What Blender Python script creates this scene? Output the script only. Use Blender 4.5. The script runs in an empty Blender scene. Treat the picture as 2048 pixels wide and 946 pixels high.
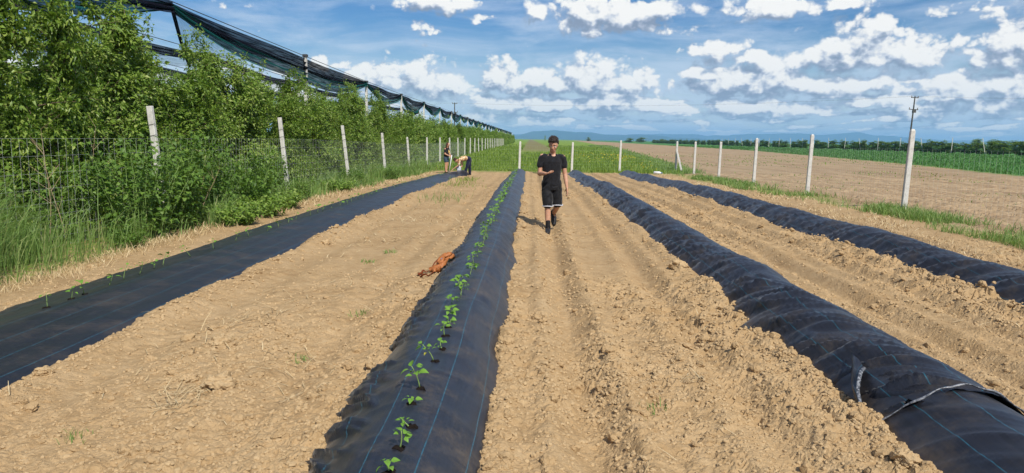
import bpy, bmesh, math, random
import numpy as np
from mathutils import Vector, Matrix

random.seed(7); rng = np.random.default_rng(7)
S = bpy.context.scene
COL = S.collection
R_ = math.radians

# ------------------------------------------------------------------ camera
CAM_H = 1.7
cam_d = bpy.data.cameras.new('camera'); cam = bpy.data.objects.new('camera', cam_d); COL.objects.link(cam)
cam_d.sensor_width = 36.0; cam_d.lens = 36.0 * 1419.0 / 2048.0
cam_d.clip_start = 0.05; cam_d.clip_end = 60000
def cam_basis(pitch=7.85, yaw=1.33, roll=0.9):
    p, y, r = R_(pitch), R_(yaw), R_(roll)
    f = Vector((-math.sin(y)*math.cos(p), math.cos(y)*math.cos(p), -math.sin(p)))
    rt = Vector((math.cos(y), math.sin(y), 0)); up = rt.cross(f)
    return rt*math.cos(r) + up*math.sin(r), up*math.cos(r) - rt*math.sin(r), f
_rt, _up, _f = cam_basis()
cam.matrix_world = Matrix(((_rt.x, _up.x, -_f.x, 0), (_rt.y, _up.y, -_f.y, 0), (_rt.z, _up.z, -_f.z, CAM_H), (0, 0, 0, 1)))
S.camera = cam
def az_el(px, py):
    d = (_f + _rt*((px-1024)/1419.0) - _up*((py-473)/1419.0)).normalized()
    return math.atan2(d.x, d.y), math.asin(d.z)

# ------------------------------------------------------------------ render settings
S.view_settings.view_transform = 'Standard'; S.view_settings.look = 'None'
S.view_settings.gamma = 1.0; S.view_settings.use_curve_mapping = False
S.view_settings.exposure = 0.04
S.render.engine = 'CYCLES'
S.cycles.use_denoising = True
try: S.cycles.denoiser = 'OPENIMAGEDENOISE'
except Exception: pass
S.cycles.max_bounces = 8; S.cycles.diffuse_bounces = 3; S.cycles.glossy_bounces = 2
S.cycles.transmission_bounces = 4; S.cycles.transparent_max_bounces = 16; S.cycles.volume_bounces = 1
S.cycles.caustics_reflective = False; S.cycles.caustics_refractive = False

# ------------------------------------------------------------------ sun
SUN_EL, SUN_AZ = R_(47), R_(152)      # behind the camera, to its right (azimuth from +Y towards +X)
sd = Vector((math.cos(SUN_EL)*math.sin(SUN_AZ), math.cos(SUN_EL)*math.cos(SUN_AZ), math.sin(SUN_EL)))
sun_d = bpy.data.lights.new('sun', 'SUN'); sun_d.energy = 5.0; sun_d.angle = R_(0.53); sun_d.color = (1.0, 0.95, 0.86)
sun = bpy.data.objects.new('sun', sun_d); COL.objects.link(sun)
sun.rotation_euler = (-sd).to_track_quat('-Z', 'Y').to_euler(); sun.location = (10, -20, 40)

# ------------------------------------------------------------------ world: Nishita sky with procedural cumulus
W = bpy.data.worlds.new('World'); S.world = W; W.use_nodes = True
class NT:
    def __init__(s, nt): s.nt = nt
    def n(s, t, **k):
        nd = s.nt.nodes.new(t)
        for a, v in k.items(): setattr(nd, a, v)
        return nd
    def l(s, a, b): s.nt.links.new(a, b)
    def val(s, sock, v):
        if isinstance(v, bpy.types.NodeSocket): s.l(v, sock)
        elif v is not None: sock.default_value = v
    def m(s, op, a, b=None, c=None, clamp=False):
        nd = s.n('ShaderNodeMath', operation=op, use_clamp=clamp)
        for i, v in enumerate((a, b, c)):
            if v is not None: s.val(nd.inputs[i], v)
        return nd.outputs[0]
    def vm(s, op, a, b=None, c=None):
        nd = s.n('ShaderNodeVectorMath', operation=op)
        for i, v in enumerate((a, b, c)):
            if v is not None: s.val(nd.inputs[i], v)
        return nd.outputs[1] if op in ('LENGTH', 'DISTANCE', 'DOT_PRODUCT') else nd.outputs[0]
    def mr(s, v, a, b, c=0.0, d=1.0, t='SMOOTHSTEP'):
        nd = s.n('ShaderNodeMapRange', interpolation_type=t)
        for i, x in enumerate((v, a, b, c, d)): s.val(nd.inputs[i], x)
        return nd.outputs[0]
    def noise(s, vec, scale, detail=3.0, rough=0.5, dist=0.0, dim='3D', color=False):
        nd = s.n('ShaderNodeTexNoise', noise_dimensions=dim)
        if vec is not None: s.l(vec, nd.inputs['Vector'])
        nd.inputs['Scale'].default_value = scale; nd.inputs['Detail'].default_value = detail
        nd.inputs['Roughness'].default_value = rough; nd.inputs['Distortion'].default_value = dist
        return nd.outputs['Color' if color else 'Fac']
    def mix(s, f, a, b, blend='MIX'):
        nd = s.n('ShaderNodeMix', data_type='RGBA', blend_type=blend)
        s.val(nd.inputs[0], f); s.val(nd.inputs[6], a); s.val(nd.inputs[7], b)
        return nd.outputs[2]
    def ramp(s, f, stops, interp='LINEAR'):
        nd = s.n('ShaderNodeValToRGB'); cr = nd.color_ramp; cr.interpolation = interp
        while len(cr.elements) < len(stops): cr.elements.new(0.5)
        for e, (p, c) in zip(cr.elements, stops):
            e.position = p; e.color = (*c, 1) if len(c) == 3 else c
        s.l(f, nd.inputs[0]); return nd.outputs[0]

# clouds of the photographed sky: px, py, rx, ry of each heap (their directions in the sky)
HEAPS = [(1735,66,50,36),(1690,84,42,24),(1815,106,66,26),(1735,112,105,20),(1625,112,52,18),
 (1440,100,48,20),(1395,101,26,9),(1500,112,40,12),(1540,146,78,36),(1480,163,100,20),(1650,164,90,20),(1740,160,50,14),
 (2030,66,48,44),(2000,112,48,22),(1962,104,22,8),(1925,168,90,22),(2020,160,70,26),
 (1005,146,40,30),(1075,158,70,22),(1180,146,66,32),(1250,158,56,26),(1120,160,80,18),
 (840,148,70,32),(760,150,60,24),(715,150,34,20),(895,160,50,20),(640,122,18,12),
 (1000,203,86,18),(1110,206,80,15),(1230,204,80,17),(1330,216,80,10),(1500,206,110,17),(1610,216,60,11),(1760,196,60,12),(1850,216,52,14),(1980,214,60,14),
 (1070,236,70,9),(960,226,40,12),
 (1170,18,58,32),(1250,28,52,28),(1315,14,44,17),(1075,24,26,18),(1400,12,20,10),(1545,10,70,18),(880,2,66,14),(1690,4,30,8)]
def density_group():
    g = bpy.data.node_groups.new('cloud_density', 'ShaderNodeTree')
    g.interface.new_socket('Vector', in_out='INPUT', socket_type='NodeSocketVector')
    g.interface.new_socket('Density', in_out='OUTPUT', socket_type='NodeSocketFloat')
    t = NT(g); gi = t.n('NodeGroupInput'); go = t.n('NodeGroupOutput')
    v = gi.outputs[0]
    wob = t.noise(v, 26.0, 2.0, 0.5, color=True)
    vd = t.vm('MULTIPLY_ADD', t.vm('SUBTRACT', wob, (0.5, 0.5, 0.5)), (0.030, 0.016, 0.0), v)
    cur = None
    for (px, py, rx, ry) in HEAPS:
        a, e = az_el(px, py + ry*0.35)
        sx, sy = 1419.0/(rx*1.42), 1419.0/(ry*1.62)
        dd = t.vm('LENGTH', t.vm('MULTIPLY_ADD', vd, (sx, sy, 0.0), (-a*sx, -e*sy, 0.0)))
        cur = dd if cur is None else t.m('SMOOTH_MIN', cur, dd, 0.25)
    body = t.m('SUBTRACT', 1.18, cur)
    # rows of heaps further off, closing up towards the horizon, and a few big clouds overhead, all round the sky
    sp = t.n('ShaderNodeSeparateXYZ'); t.l(v, sp.inputs[0])
    el = sp.outputs[1]
    lg = t.m('LOGARITHM', t.m('MAXIMUM', t.m('ADD', el, 0.020), 0.006), 2.718)
    cb = t.n('ShaderNodeCombineXYZ'); t.l(t.m('DIVIDE', sp.outputs[0], t.m('ADD', t.m('MAXIMUM', el, 0.0), 0.12)), cb.inputs[0]); t.l(t.m('MULTIPLY', lg, 2.1), cb.inputs[1])
    rows = t.noise(cb.outputs[0], 2.3, 2.0, 0.5)
    cover = t.m('ADD', t.mr(el, 0.075, 0.11, 0.0, -0.16), t.mr(el, 0.30, 0.5, 0.0, 0.10))
    low = t.mr(el, 0.0, 0.020, -0.22, 0.0)
    far = t.m('MULTIPLY', t.m('ADD', t.m('ADD', t.m('SUBTRACT', rows, 0.395), cover), low), 3.6)
    d0 = t.m('SMOOTH_MAX', body, far, 0.15)
    # cauliflower: rounded bumps of several sizes
    ve = t.vm('MULTIPLY', v, (1.0, 1.25, 1.0))
    vo = t.n('ShaderNodeTexVoronoi', feature='SMOOTH_F1', voronoi_dimensions='2D')
    t.l(t.vm('MULTIPLY_ADD', t.noise(v, 50.0, 2.0, color=True), (0.014, 0.014, 0.0), ve), vo.inputs['Vector'])
    vo.inputs['Scale'].default_value = 34.0; vo.inputs['Smoothness'].default_value = 0.3
    vo.inputs['Detail'].default_value = 2.6; vo.inputs['Roughness'].default_value = 0.55; vo.inputs['Lacunarity'].default_value = 2.2
    puff = t.m('SUBTRACT', 0.46, vo.outputs['Distance'])
    fb = t.m('SUBTRACT', t.noise(ve, 22.0, 5.0, 0.54), 0.5)
    d1 = t.m('ADD', d0, t.m('ADD', t.m('MULTIPLY', puff, 0.62), t.m('MULTIPLY', fb, 0.95)))
    t.l(d1, go.inputs[0])
    return g
def build_world():
    t = NT(W.node_tree); W.node_tree.nodes.clear()
    tc = t.n('ShaderNodeTexCoord'); sp = t.n('ShaderNodeSeparateXYZ'); t.l(tc.outputs['Generated'], sp.inputs[0])
    az = t.m('ARCTAN2', sp.outputs[0], sp.outputs[1]); el = t.m('ARCSINE', sp.outputs[2])
    cb = t.n('ShaderNodeCombineXYZ'); t.l(az, cb.inputs[0]); t.l(el, cb.inputs[1]); v = cb.outputs[0]
    g = density_group()
    def dens(vec):
        nd = t.n('ShaderNodeGroup'); nd.node_tree = g; t.l(vec, nd.inputs[0]); return nd.outputs[0]
    D = dens(v)
    D2 = dens(t.vm('ADD', v, (0.0060, 0.0145, 0.0)))
    lit = t.m('ADD', 0.455, t.m('MULTIPLY', t.m('SUBTRACT', D, D2), 1.45), clamp=True)
    fw = t.m('ADD', t.mr(lit, 0.35, 0.85, 0.46, 0.27), t.mr(t.noise(v, 9.0, 2.0), 0.4, 0.65, 0.0, 0.28))
    alpha = t.mr(D, 0.0, fw)
    lit = t.m('MULTIPLY', lit, t.mr(D, 0.05, 0.5, 0.80, 1.05))
    lit = t.m('ADD', lit, t.mr(el, 0.02, 0.09, 0.08, 0.0))
    cloud = t.ramp(lit, [(0.0, (0.28, 0.35, 0.48)), (0.34, (0.44, 0.51, 0.64)), (0.58, (0.72, 0.77, 0.85)), (0.82, (0.97, 0.97, 0.96)), (1.0, (1.06, 1.05, 1.02))])
    # soft blue-grey layer between the heaps, thickest low down
    gv = t.vm('MULTIPLY', v, (3.0, 14.0, 1.0))
    gn = t.noise(gv, 2.2, 5.0, 0.55)
    grey = t.m('MULTIPLY', t.mr(t.m('ADD', gn, t.mr(el, 0.06, 0.15, 0.10, -0.30)), 0.40, 0.66), 0.78)
    # thin streaky veil
    vs = t.vm('MULTIPLY', v, (2.2, 11.0, 1.0))
    vs = t.vm('ADD', vs, t.vm('MULTIPLY', t.noise(v, 3.0, 2.0, color=True), (0.6, 0.9, 0.0)))
    st = t.noise(vs, 2.6, 6.0, 0.62)
    veil = t.m('MULTIPLY', t.mr(st, 0.36, 0.74), 0.60)
    veil = t.m('ADD', veil, t.mr(el, -0.02, 0.16, 0.55, 0.0))
    sky = t.n('ShaderNodeTexSky', sky_type='NISHITA'); sky.sun_disc = False
    sky.sun_elevation = SUN_EL; sky.sun_rotation = SUN_AZ; sky.altitude = 100; sky.air_density = 1.0; sky.dust_density = 0.25; sky.ozone_density = 3.0
    b1 = t.n('ShaderNodeBackground'); hs = t.n('ShaderNodeHueSaturation'); hs.inputs['Saturation'].default_value = 1.45; hs.inputs['Hue'].default_value = 0.512; t.l(sky.outputs[0], hs.inputs['Color']); t.l(hs.outputs[0], b1.inputs[0]); b1.inputs[1].default_value = 0.085
    b2 = t.n('ShaderNodeBackground'); b2.inputs[0].default_value = (0.66, 0.76, 0.90, 1); b2.inputs[1].default_value = 1.0
    b3 = t.n('ShaderNodeBackground'); t.l(cloud, b3.inputs[0]); b3.inputs[1].default_value = 0.93
    m1 = t.n('ShaderNodeMixShader'); t.l(veil, m1.inputs[0]); t.l(b1.outputs[0], m1.inputs[1]); t.l(b2.outputs[0], m1.inputs[2])
    b4 = t.n('ShaderNodeBackground'); b4.inputs[0].default_value = (0.52, 0.65, 0.81, 1); b4.inputs[1].default_value = 1.0
    m3 = t.n('ShaderNodeMixShader'); t.l(grey, m3.inputs[0]); t.l(m1.outputs[0], m3.inputs[1]); t.l(b4.outputs[0], m3.inputs[2]); m1 = m3
    m2 = t.n('ShaderNodeMixShader'); t.l(alpha, m2.inputs[0]); t.l(m1.outputs[0], m2.inputs[1]); t.l(b3.outputs[0], m2.inputs[2])
    out = t.n('ShaderNodeOutputWorld'); t.l(m2.outputs[0], out.inputs[0])
    W.cycles.sampling_method = 'MANUAL'; W.cycles.sample_map_resolution = 512
build_world()
# ------------------------------------------------------------------ helpers
def _h(ix, iy, k=0):
    n = (ix.astype(np.int64)*374761393 + iy.astype(np.int64)*668265263 + k*974634777) & 0x7fffffff
    n = ((n ^ (n >> 13)) * 1274126177) & 0x7fffffff
    n = ((n ^ (n >> 16)) * 2246822519) & 0x7fffffff
    return ((n ^ (n >> 15)) & 0xffffff) / float(0xffffff)
def vnoise(x, y, k=0):
    ix, iy = np.floor(x), np.floor(y); fx, fy = x-ix, y-iy
    u, v = fx*fx*fx*(fx*(fx*6-15)+10), fy*fy*fy*(fy*(fy*6-15)+10)
    a, b, c, d = _h(ix, iy, k), _h(ix+1, iy, k), _h(ix, iy+1, k), _h(ix+1, iy+1, k)
    return (a*(1-u)+b*u)*(1-v) + (c*(1-u)+d*u)*v - 0.5
def fbm(x, y, o=4, k=0, g=0.5):
    s = 0; a = 1.0
    for i in range(o):
        s = s + a*vnoise(x*2**i + 17.3*i, y*2**i + 9.1*i, k+i); a *= g
    return s
def worley(x, y, k=0, second=False):
    ix, iy = np.floor(x), np.floor(y); d1 = np.full(x.shape, 9.0); idv = np.zeros(x.shape)
    for dx in (-1, 0, 1):
        for dy in (-1, 0, 1):
            cx, cy = ix+dx, iy+dy
            px, py = cx + 0.1 + 0.8*_h(cx, cy, k), cy + 0.1 + 0.8*_h(cx, cy, k+50)
            d = (px-x)**2 + (py-y)**2; m = d < d1
            d1 = np.where(m, d, d1); idv = np.where(m, _h(cx, cy, k+90), idv)
    return np.sqrt(d1), idv
def sstep(a, b, x):
    t = np.clip((x-a)/(b-a), 0, 1); return t*t*(3-2*t)
def gz(y): return -0.30*sstep(18.0, 42.0, np.asarray(y, float))

MATS = {}
def mesh_np(name, V, F, mats=None, smooth=False, attrs=None, uv=None, mat_idx=None):
    """V (n,3), F (m,k) array of one polygon size, or a list of such arrays"""
    V = np.asarray(V, np.float32); Fs = F if isinstance(F, list) else [F]
    Fs = [np.asarray(f, np.int32) for f in Fs if len(f)]
    me = bpy.data.meshes.new(name)
    me.vertices.add(len(V)); me.vertices.foreach_set('co', V.ravel())
    loops = np.concatenate([f.ravel() for f in Fs]); tot = np.concatenate([np.full(len(f), f.shape[1], np.int32) for f in Fs])
    st = np.concatenate([[0], np.cumsum(tot)[:-1]]).astype(np.int32)
    me.loops.add(len(loops)); me.loops.foreach_set('vertex_index', loops)
    me.polygons.add(len(tot)); me.polygons.foreach_set('loop_start', st)
    if mat_idx is not None: me.polygons.foreach_set('material_index', np.asarray(mat_idx, np.int32))
    me.polygons.foreach_set('use_smooth', np.full(len(tot), bool(smooth)))
    if attrs:
        for an, av in attrs.items():
            av = np.asarray(av, np.float32)
            if av.ndim == 1:
                at = me.attributes.new(an, 'FLOAT', 'POINT'); at.data.foreach_set('value', av)
            else:
                at = me.attributes.new(an, 'FLOAT_COLOR', 'POINT'); at.data.foreach_set('color', av.ravel())
    if uv is not None:
        ul = me.uv_layers.new(name='UVMap'); ul.data.foreach_set('uv', np.asarray(uv, np.float32)[loops].ravel())
    me.update(calc_edges=True); me.validate()
    for m in (mats if isinstance(mats, (list, tuple)) else [mats]):
        if m is not None: me.materials.append(m)
    return me
def link(name, data, parent=None, loc=None):
    o = bpy.data.objects.new(name, data); COL.objects.link(o)
    if parent is not None: o.parent = parent
    if loc is not None: o.location = loc
    return o
def tag(o, label=None, cat=None, group=None, kind=None):
    if label: o['label'] = label
    if cat: o['category'] = cat
    if group: o['group'] = group
    if kind: o['kind'] = kind
    return o
def empty(name, loc, label, cat, group=None, rz=0.0):
    o = link(name, None, loc=loc); o.rotation_euler.z = rz; o.empty_display_size = 0.1
    return tag(o, label, cat, group)
def grid_faces(nr, nc, off=0):
    r, c = np.meshgrid(np.arange(nr-1), np.arange(nc-1), indexing='ij'); i = (r*nc + c).ravel() + off
    return np.stack([i, i+1, i+nc+1, i+nc], 1)
class MB:
    """collects pieces; build() makes ONE mesh object"""
    def __init__(s): s.V = []; s.F3 = []; s.F4 = []; s.n = 0
    def add(s, V, F):
        V = np.asarray(V, float).reshape(-1, 3); F = np.asarray(F, int)
        (s.F3 if F.shape[1] == 3 else s.F4).append(F + s.n); s.V.append(V); s.n += len(V); return s
    def box(s, c, d, rot=None):
        v = np.array([(x, y, z) for z in (-1, 1) for y in (-1, 1) for x in (-1, 1)], float)*np.asarray(d)/2
        if rot is not None: v = v @ np.array(rot.to_3x3() if hasattr(rot, 'to_3x3') else rot).T
        return s.add(v + np.asarray(c), [(0,2,3,1),(4,5,7,6),(0,1,5,4),(2,6,7,3),(0,4,6,2),(1,3,7,5)])
    def tube(s, pts, rad, k=6, caps=True, flat=None):
        P = np.asarray(pts, float); n = len(P); rad = np.broadcast_to(np.asarray(rad, float), (n,))
        T = np.gradient(P, axis=0); T /= np.linalg.norm(T, axis=1)[:, None] + 1e-9
        ref = np.array([0, 0, 1.0]) if abs(T[0][2]) < 0.9 else np.array([1.0, 0, 0])
        u = np.cross(T[0], ref); u /= np.linalg.norm(u); rings = []
        for i in range(n):
            u = u - T[i]*(u @ T[i]); u /= np.linalg.norm(u)+1e-9; w = np.cross(T[i], u)
            a = np.arange(k)*2*math.pi/k
            fx, fy = (1, 1) if flat is None else flat
            rings.append(P[i] + rad[i]*(fx*np.cos(a)[:, None]*u + fy*np.sin(a)[:, None]*w))
        V = np.concatenate(rings); F = []
        for i in range(n-1):
            for j in range(k):
                F.append((i*k+j, i*k+(j+1) % k, (i+1)*k+(j+1) % k, (i+1)*k+j))
        s.add(V, F)
        if caps:
            b = s.n - n*k
            s.V.append(np.array([P[0], P[-1]])); c0 = s.n; s.n += 2
            s.F3.append(np.array([(c0, b+(j+1) % k, b+j) for j in range(k)] + [(c0+1, b+(n-1)*k+j, b+(n-1)*k+(j+1) % k) for j in range(k)]))
        return s
    def mesh(s, name, mat, smooth=False):
        return mesh_np(name, np.concatenate(s.V), [np.concatenate(f) for f in (s.F3, s.F4) if f], mat, smooth)
    def build(s, name, mat, parent=None, smooth=False, loc=None):
        return link(name, s.mesh(name, mat, smooth), parent, loc)

def material(name, build):
    m = bpy.data.materials.new(name); m.use_nodes = True; nt = m.node_tree; nt.nodes.clear(); t = NT(nt)
    out = t.n('ShaderNodeOutputMaterial'); sh = build(t); t.l(sh, out.inputs[0]); MATS[name] = m; return m
def principled(t, color, rough=0.8, spec=0.3, normal=None, **k):
    b = t.n('ShaderNodeBsdfPrincipled')
    t.val(b.inputs['Base Color'], (*color, 1) if isinstance(color, tuple) and len(color) == 3 else color)
    t.val(b.inputs['Roughness'], rough); b.inputs['Specular IOR Level'].default_value = spec
    if normal is not None: t.l(normal, b.inputs['Normal'])
    for a, v in k.items(): t.val(b.inputs[a.replace('_', ' ')], v)
    return b.outputs[0]
def bump(t, h, strength=0.4, dist=0.01):
    nd = t.n('ShaderNodeBump'); nd.inputs['Strength'].default_value = strength; nd.inputs['Distance'].default_value = dist
    t.l(h, nd.inputs['Height']); return nd.outputs[0]
def objco(t): return t.n('ShaderNodeTexCoord').outputs['Object']
def geopos(t): return t.n('ShaderNodeNewGeometry').outputs['Position']
def attr(t, n, typ='Fac'):
    nd = t.n('ShaderNodeAttribute'); nd.attribute_name = n; return nd.outputs[typ]

# ------------------------------------------------------------------ beds: centre x, half width, height, y range
BEDS = dict(b1=(-4.12, 0.80), b2=(-0.63, 0.47), b3=(2.56, 0.49), b4=(5.60, 0.52))
EDGES = [(-4.93, 0.5), (-3.36, 1.1), (-1.13, 0.8), (-0.17, 1.1), (2.05, 1.15), (3.07, 0.8), (5.05, 1.1), (6.10, 0.8)]
RUTS = [(-2.95, 0.4), (-1.65, 0.6), (0.40, 1.5), (1.50, 1.1), (3.62, 1.3), (4.45, 1.2), (6.85, 0.8)]
BED_END = 41.3
def soil_mask(x, y):
    """1 inside the dug plot, 0 outside"""
    wob = 0.5*fbm(x*0.7, y*0.7, 3, 5)
    m = sstep(-6.3, -5.7, x + wob*0.6) * sstep(8.9, 8.2, x + wob*1.2)
    return m * sstep(43.6, 42.2, y + wob*1.5)
def soil_h(x, y, cell=0.02):
    """height of the dug soil above the terrain; cell = local mesh spacing"""
    z = np.zeros_like(x); al = 0.75 + 0.9*fbm(y*0.9, x*0.35, 3, 11)
    for xe, a in EDGES:
        w = 0.045*fbm(y*1.7, np.full_like(y, xe*3.1), 3, 21)
        z += a*np.clip(al, 0.25, 1.6)*0.085*np.exp(-((x-xe-w)/0.15)**2)
    for xr, a in RUTS:
        w = 0.10*fbm(y*0.35, np.full_like(y, xr*3.1), 2, 31)
        z -= a*0.055*np.exp(-((x-xr-w)/0.13)**2)
        z += a*0.030*np.exp(-((np.abs(x-xr-w)-0.26)/0.10)**2)
    z += 0.07*fbm(x*0.8, y*0.6, 3, 41)
    rough = np.clip(0.55 + 1.5*fbm(x*0.55, y*0.4, 3, 51), 0.12, 1.4)
    rough = rough*(0.45 + 0.75*sstep(-0.6, 1.2, x)) + 0.35*sum(a*np.exp(-((x-xe)/0.24)**2) for xe, a in EDGES)
    rough = np.where(x < -4.9, rough*0.45, rough)
    for sc, amp, k in ((3.6, 0.034, 61), (8.5, 0.032, 62), (17.0, 0.028, 63), (32.0, 0.019, 64)):
        fade = sstep(0.9, 0.3, cell*sc)
        if np.max(fade) <= 0: continue
        wx, wy = x*sc + 0.55*vnoise(x*sc*1.3, y*sc*1.3, k), y*sc + 0.55*vnoise(x*sc*1.3+9, y*sc*1.3, k+1)
        d, idv = worley(wx, wy, k)
        bumpv = np.sqrt(np.clip(1 - (d/0.70)**3, 0, 1)) * (0.25 + 1.05*idv*idv)
        z += fade*amp*rough*(bumpv - 0.35)
    z += 0.010*fbm(x*30, y*30, 2, 71)*sstep(0.05, 0.02, cell)
    return z
# far zones on the right: polyline x(y) of the boundaries
_TY = np.array([0, 50, 82, 190, 570, 2000]); _TX = np.array([22., 34, 41, 57, 76, 130])      # tilled | green crop
_MY = np.array([0, 46, 93, 360, 2000]); _MX = np.array([8.6, 9.6, 13.0, 32, 120])             # meadow | tilled
ORCH_X = 112.0
def zones(x, y):
    w = 1.2*fbm(x*0.35, y*0.12, 3, 81)
    tilled = sstep(-0.5, 0.5, x - np.interp(y, _MY, _MX) + w) * sstep(0.6, -0.6, x - np.interp(y, _TY, _TX) + 0.35*w)
    crop = sstep(-0.6, 0.6, x - np.interp(y, _TY, _TX) + 0.35*w)
    soil = soil_mask(x, y)
    tilled = tilled*(1-soil); 
    return soil, tilled, crop*(1-soil)

def build_ground():
    ys = [1.3]
    while ys[-1] < 46: ys.append(ys[-1] + max(0.012, ys[-1]*0.0055))
    while ys[-1] < 16000: ys.append(ys[-1]*1.055)
    ys = np.array([-60, -25, -8, -2, 0.0, 0.9] + ys)
    NC = 800; u = np.linspace(-1, 1, NC)
    outer = np.array([0.6, 1.5, 4, 10, 25, 60, 150, 400, 1200, 4000, 14000])
    hw = np.maximum(0.86*ys + 2.9, 3.5)
    X = np.concatenate([-(hw[:, None] + outer[::-1][None]), u[None]*hw[:, None], hw[:, None] + outer[None]], 1)
    Y = np.repeat(ys[:, None], X.shape[1], 1)
    cell = np.maximum(np.gradient(Y, axis=0), 2*hw[:, None]/NC)
    soil, tilled, crop = zones(X, Y)
    Z = gz(Y).copy()
    near = (Y < 60) & (np.abs(X) < 60)
    H = np.zeros_like(X); H[near] = soil_h(X[near], Y[near], cell[near])
    # under the fabric the bed is firm soil just below the sheet
    Z += H*np.clip(soil, 0, 1) + (1-soil)*0.03*fbm(X*0.5, Y*0.5, 3, 91)*(Y < 400)
    tl = tilled*(Y < 140)
    ti = tl > 0.01
    rr = np.zeros_like(X); xx, yy = X[ti], Y[ti]; cc = cell[ti]
    for sc, amp, k in ((2.2, 0.075, 95), (5.5, 0.05, 96), (11.0, 0.03, 97)):
        d, idv = worley(xx*sc + vnoise(xx*sc, yy*sc, k), yy*sc, k)
        rr[ti] += sstep(1.1, 0.45, cc*sc)*amp*(np.sqrt(np.clip(1-(d/0.8)**2, 0, 1))*(0.3+idv) - 0.35)
    Z += rr*tl
    V = np.stack([X, Y, Z], 2).reshape(-1, 3)
    colr = np.stack([soil, tilled, crop, np.ones_like(soil)], 2).reshape(-1, 4)
    me = mesh_np('ground', V, grid_faces(*X.shape)[:, ::1], MATS['ground'], False, {'zone': colr})
    o = link('ground', me); tag(o, kind='structure'); return o

def ground_mat(t):
    p = geopos(t); z = t.n('ShaderNodeSeparateColor'); t.l(attr(t, 'zone', 'Color'), z.inputs[0])
    n1 = t.noise(p, 1.1, 5, 0.6); n2 = t.noise(p, 9.0, 5, 0.65); n3 = t.noise(p, 70.0, 4, 0.6)
    soil = t.ramp(t.m('ADD', t.m('MULTIPLY', n1, 0.45), t.m('MULTIPLY', n2, 0.55)), [(0.30, (0.265, 0.168, 0.080)), (0.46, (0.415, 0.283, 0.146)), (0.72, (0.54, 0.392, 0.222))])
    soil = t.mix(t.mr(n3, 0.35, 0.7, 0.0, 0.35), soil, (0.28, 0.17, 0.075, 1))
    till = t.ramp(t.m('ADD', t.m('MULTIPLY', n1, 0.4), t.m('MULTIPLY', n2, 0.6)), [(0.30, (0.19, 0.132, 0.075)), (0.5, (0.36, 0.258, 0.152)), (0.72, (0.50, 0.372, 0.232))])
    # rows worked along the field
    pv = t.vm('MULTIPLY', p, (1.0, 0.05, 1.0))
    till = t.mix(t.mr(t.noise(pv, 1.3, 3, 0.6), 0.42, 0.68, 0.0, 0.45), till, (0.20, 0.125, 0.070, 1))
    till = t.mix(t.mr(t.noise(p, 0.35, 5, 0.7), 0.60, 0.72, 0.0, 0.5), till, (0.16, 0.19, 0.055, 1))
    crop = t.ramp(t.noise(t.vm('MULTIPLY', p, (1.0, 0.25, 1.0)), 0.9, 6, 0.7), [(0.3, (0.040, 0.115, 0.028)), (0.55, (0.075, 0.20, 0.045)), (0.75, (0.13, 0.27, 0.07))])
    mead = t.ramp(t.noise(t.vm('MULTIPLY', p, (1.0, 0.5, 1.0)), 0.7, 6, 0.7), [(0.3, (0.085, 0.150, 0.022)), (0.52, (0.18, 0.27, 0.040)), (0.74, (0.30, 0.34, 0.075))])
    sp = t.n('ShaderNodeSeparateXYZ'); t.l(p, sp.inputs[0])
    # trodden bare track running off through the meadow
    tr = t.m('MULTIPLY', t.mr(t.m('ABSOLUTE', t.m('SUBTRACT', sp.outputs[0], 1.6)), 5.0, 2.0), t.mr(sp.outputs[1], 85.0, 150.0))
    mead = t.mix(t.m('MULTIPLY', tr, t.mr(n1, 0.3, 0.6, 0.5, 0.9)), mead, (0.20, 0.15, 0.085, 1))
    # dry litter where the meadow meets the plot
    mead = t.mix(t.m('MULTIPLY', t.mr(sp.outputs[1], 48.0, 43.5), t.mr(n2, 0.4, 0.6)), mead, (0.34, 0.25, 0.13, 1))
    c = t.mix(z.outputs[1], mead, till); c = t.mix(z.outputs[2], c, crop); c = t.mix(z.outputs[0], c, soil)
    vo = t.n('ShaderNodeTexVoronoi', feature='F1'); t.l(t.vm('ADD', p, t.vm('MULTIPLY', t.noise(p, 40, 2, color=True), (0.03, 0.03, 0.03))), vo.inputs['Vector']); vo.inputs['Scale'].default_value = 42.0; vo.inputs['Detail'].default_value = 1.5
    h = t.m('ADD', t.m('ADD', t.m('MULTIPLY', n3, 0.6), t.noise(p, 180.0, 3, 0.6)), t.m('MULTIPLY', vo.outputs['Distance'], -1.2))
    return principled(t, c, 0.95, 0.12, bump(t, h, 0.65, 0.009))
material('ground', ground_mat)

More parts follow.
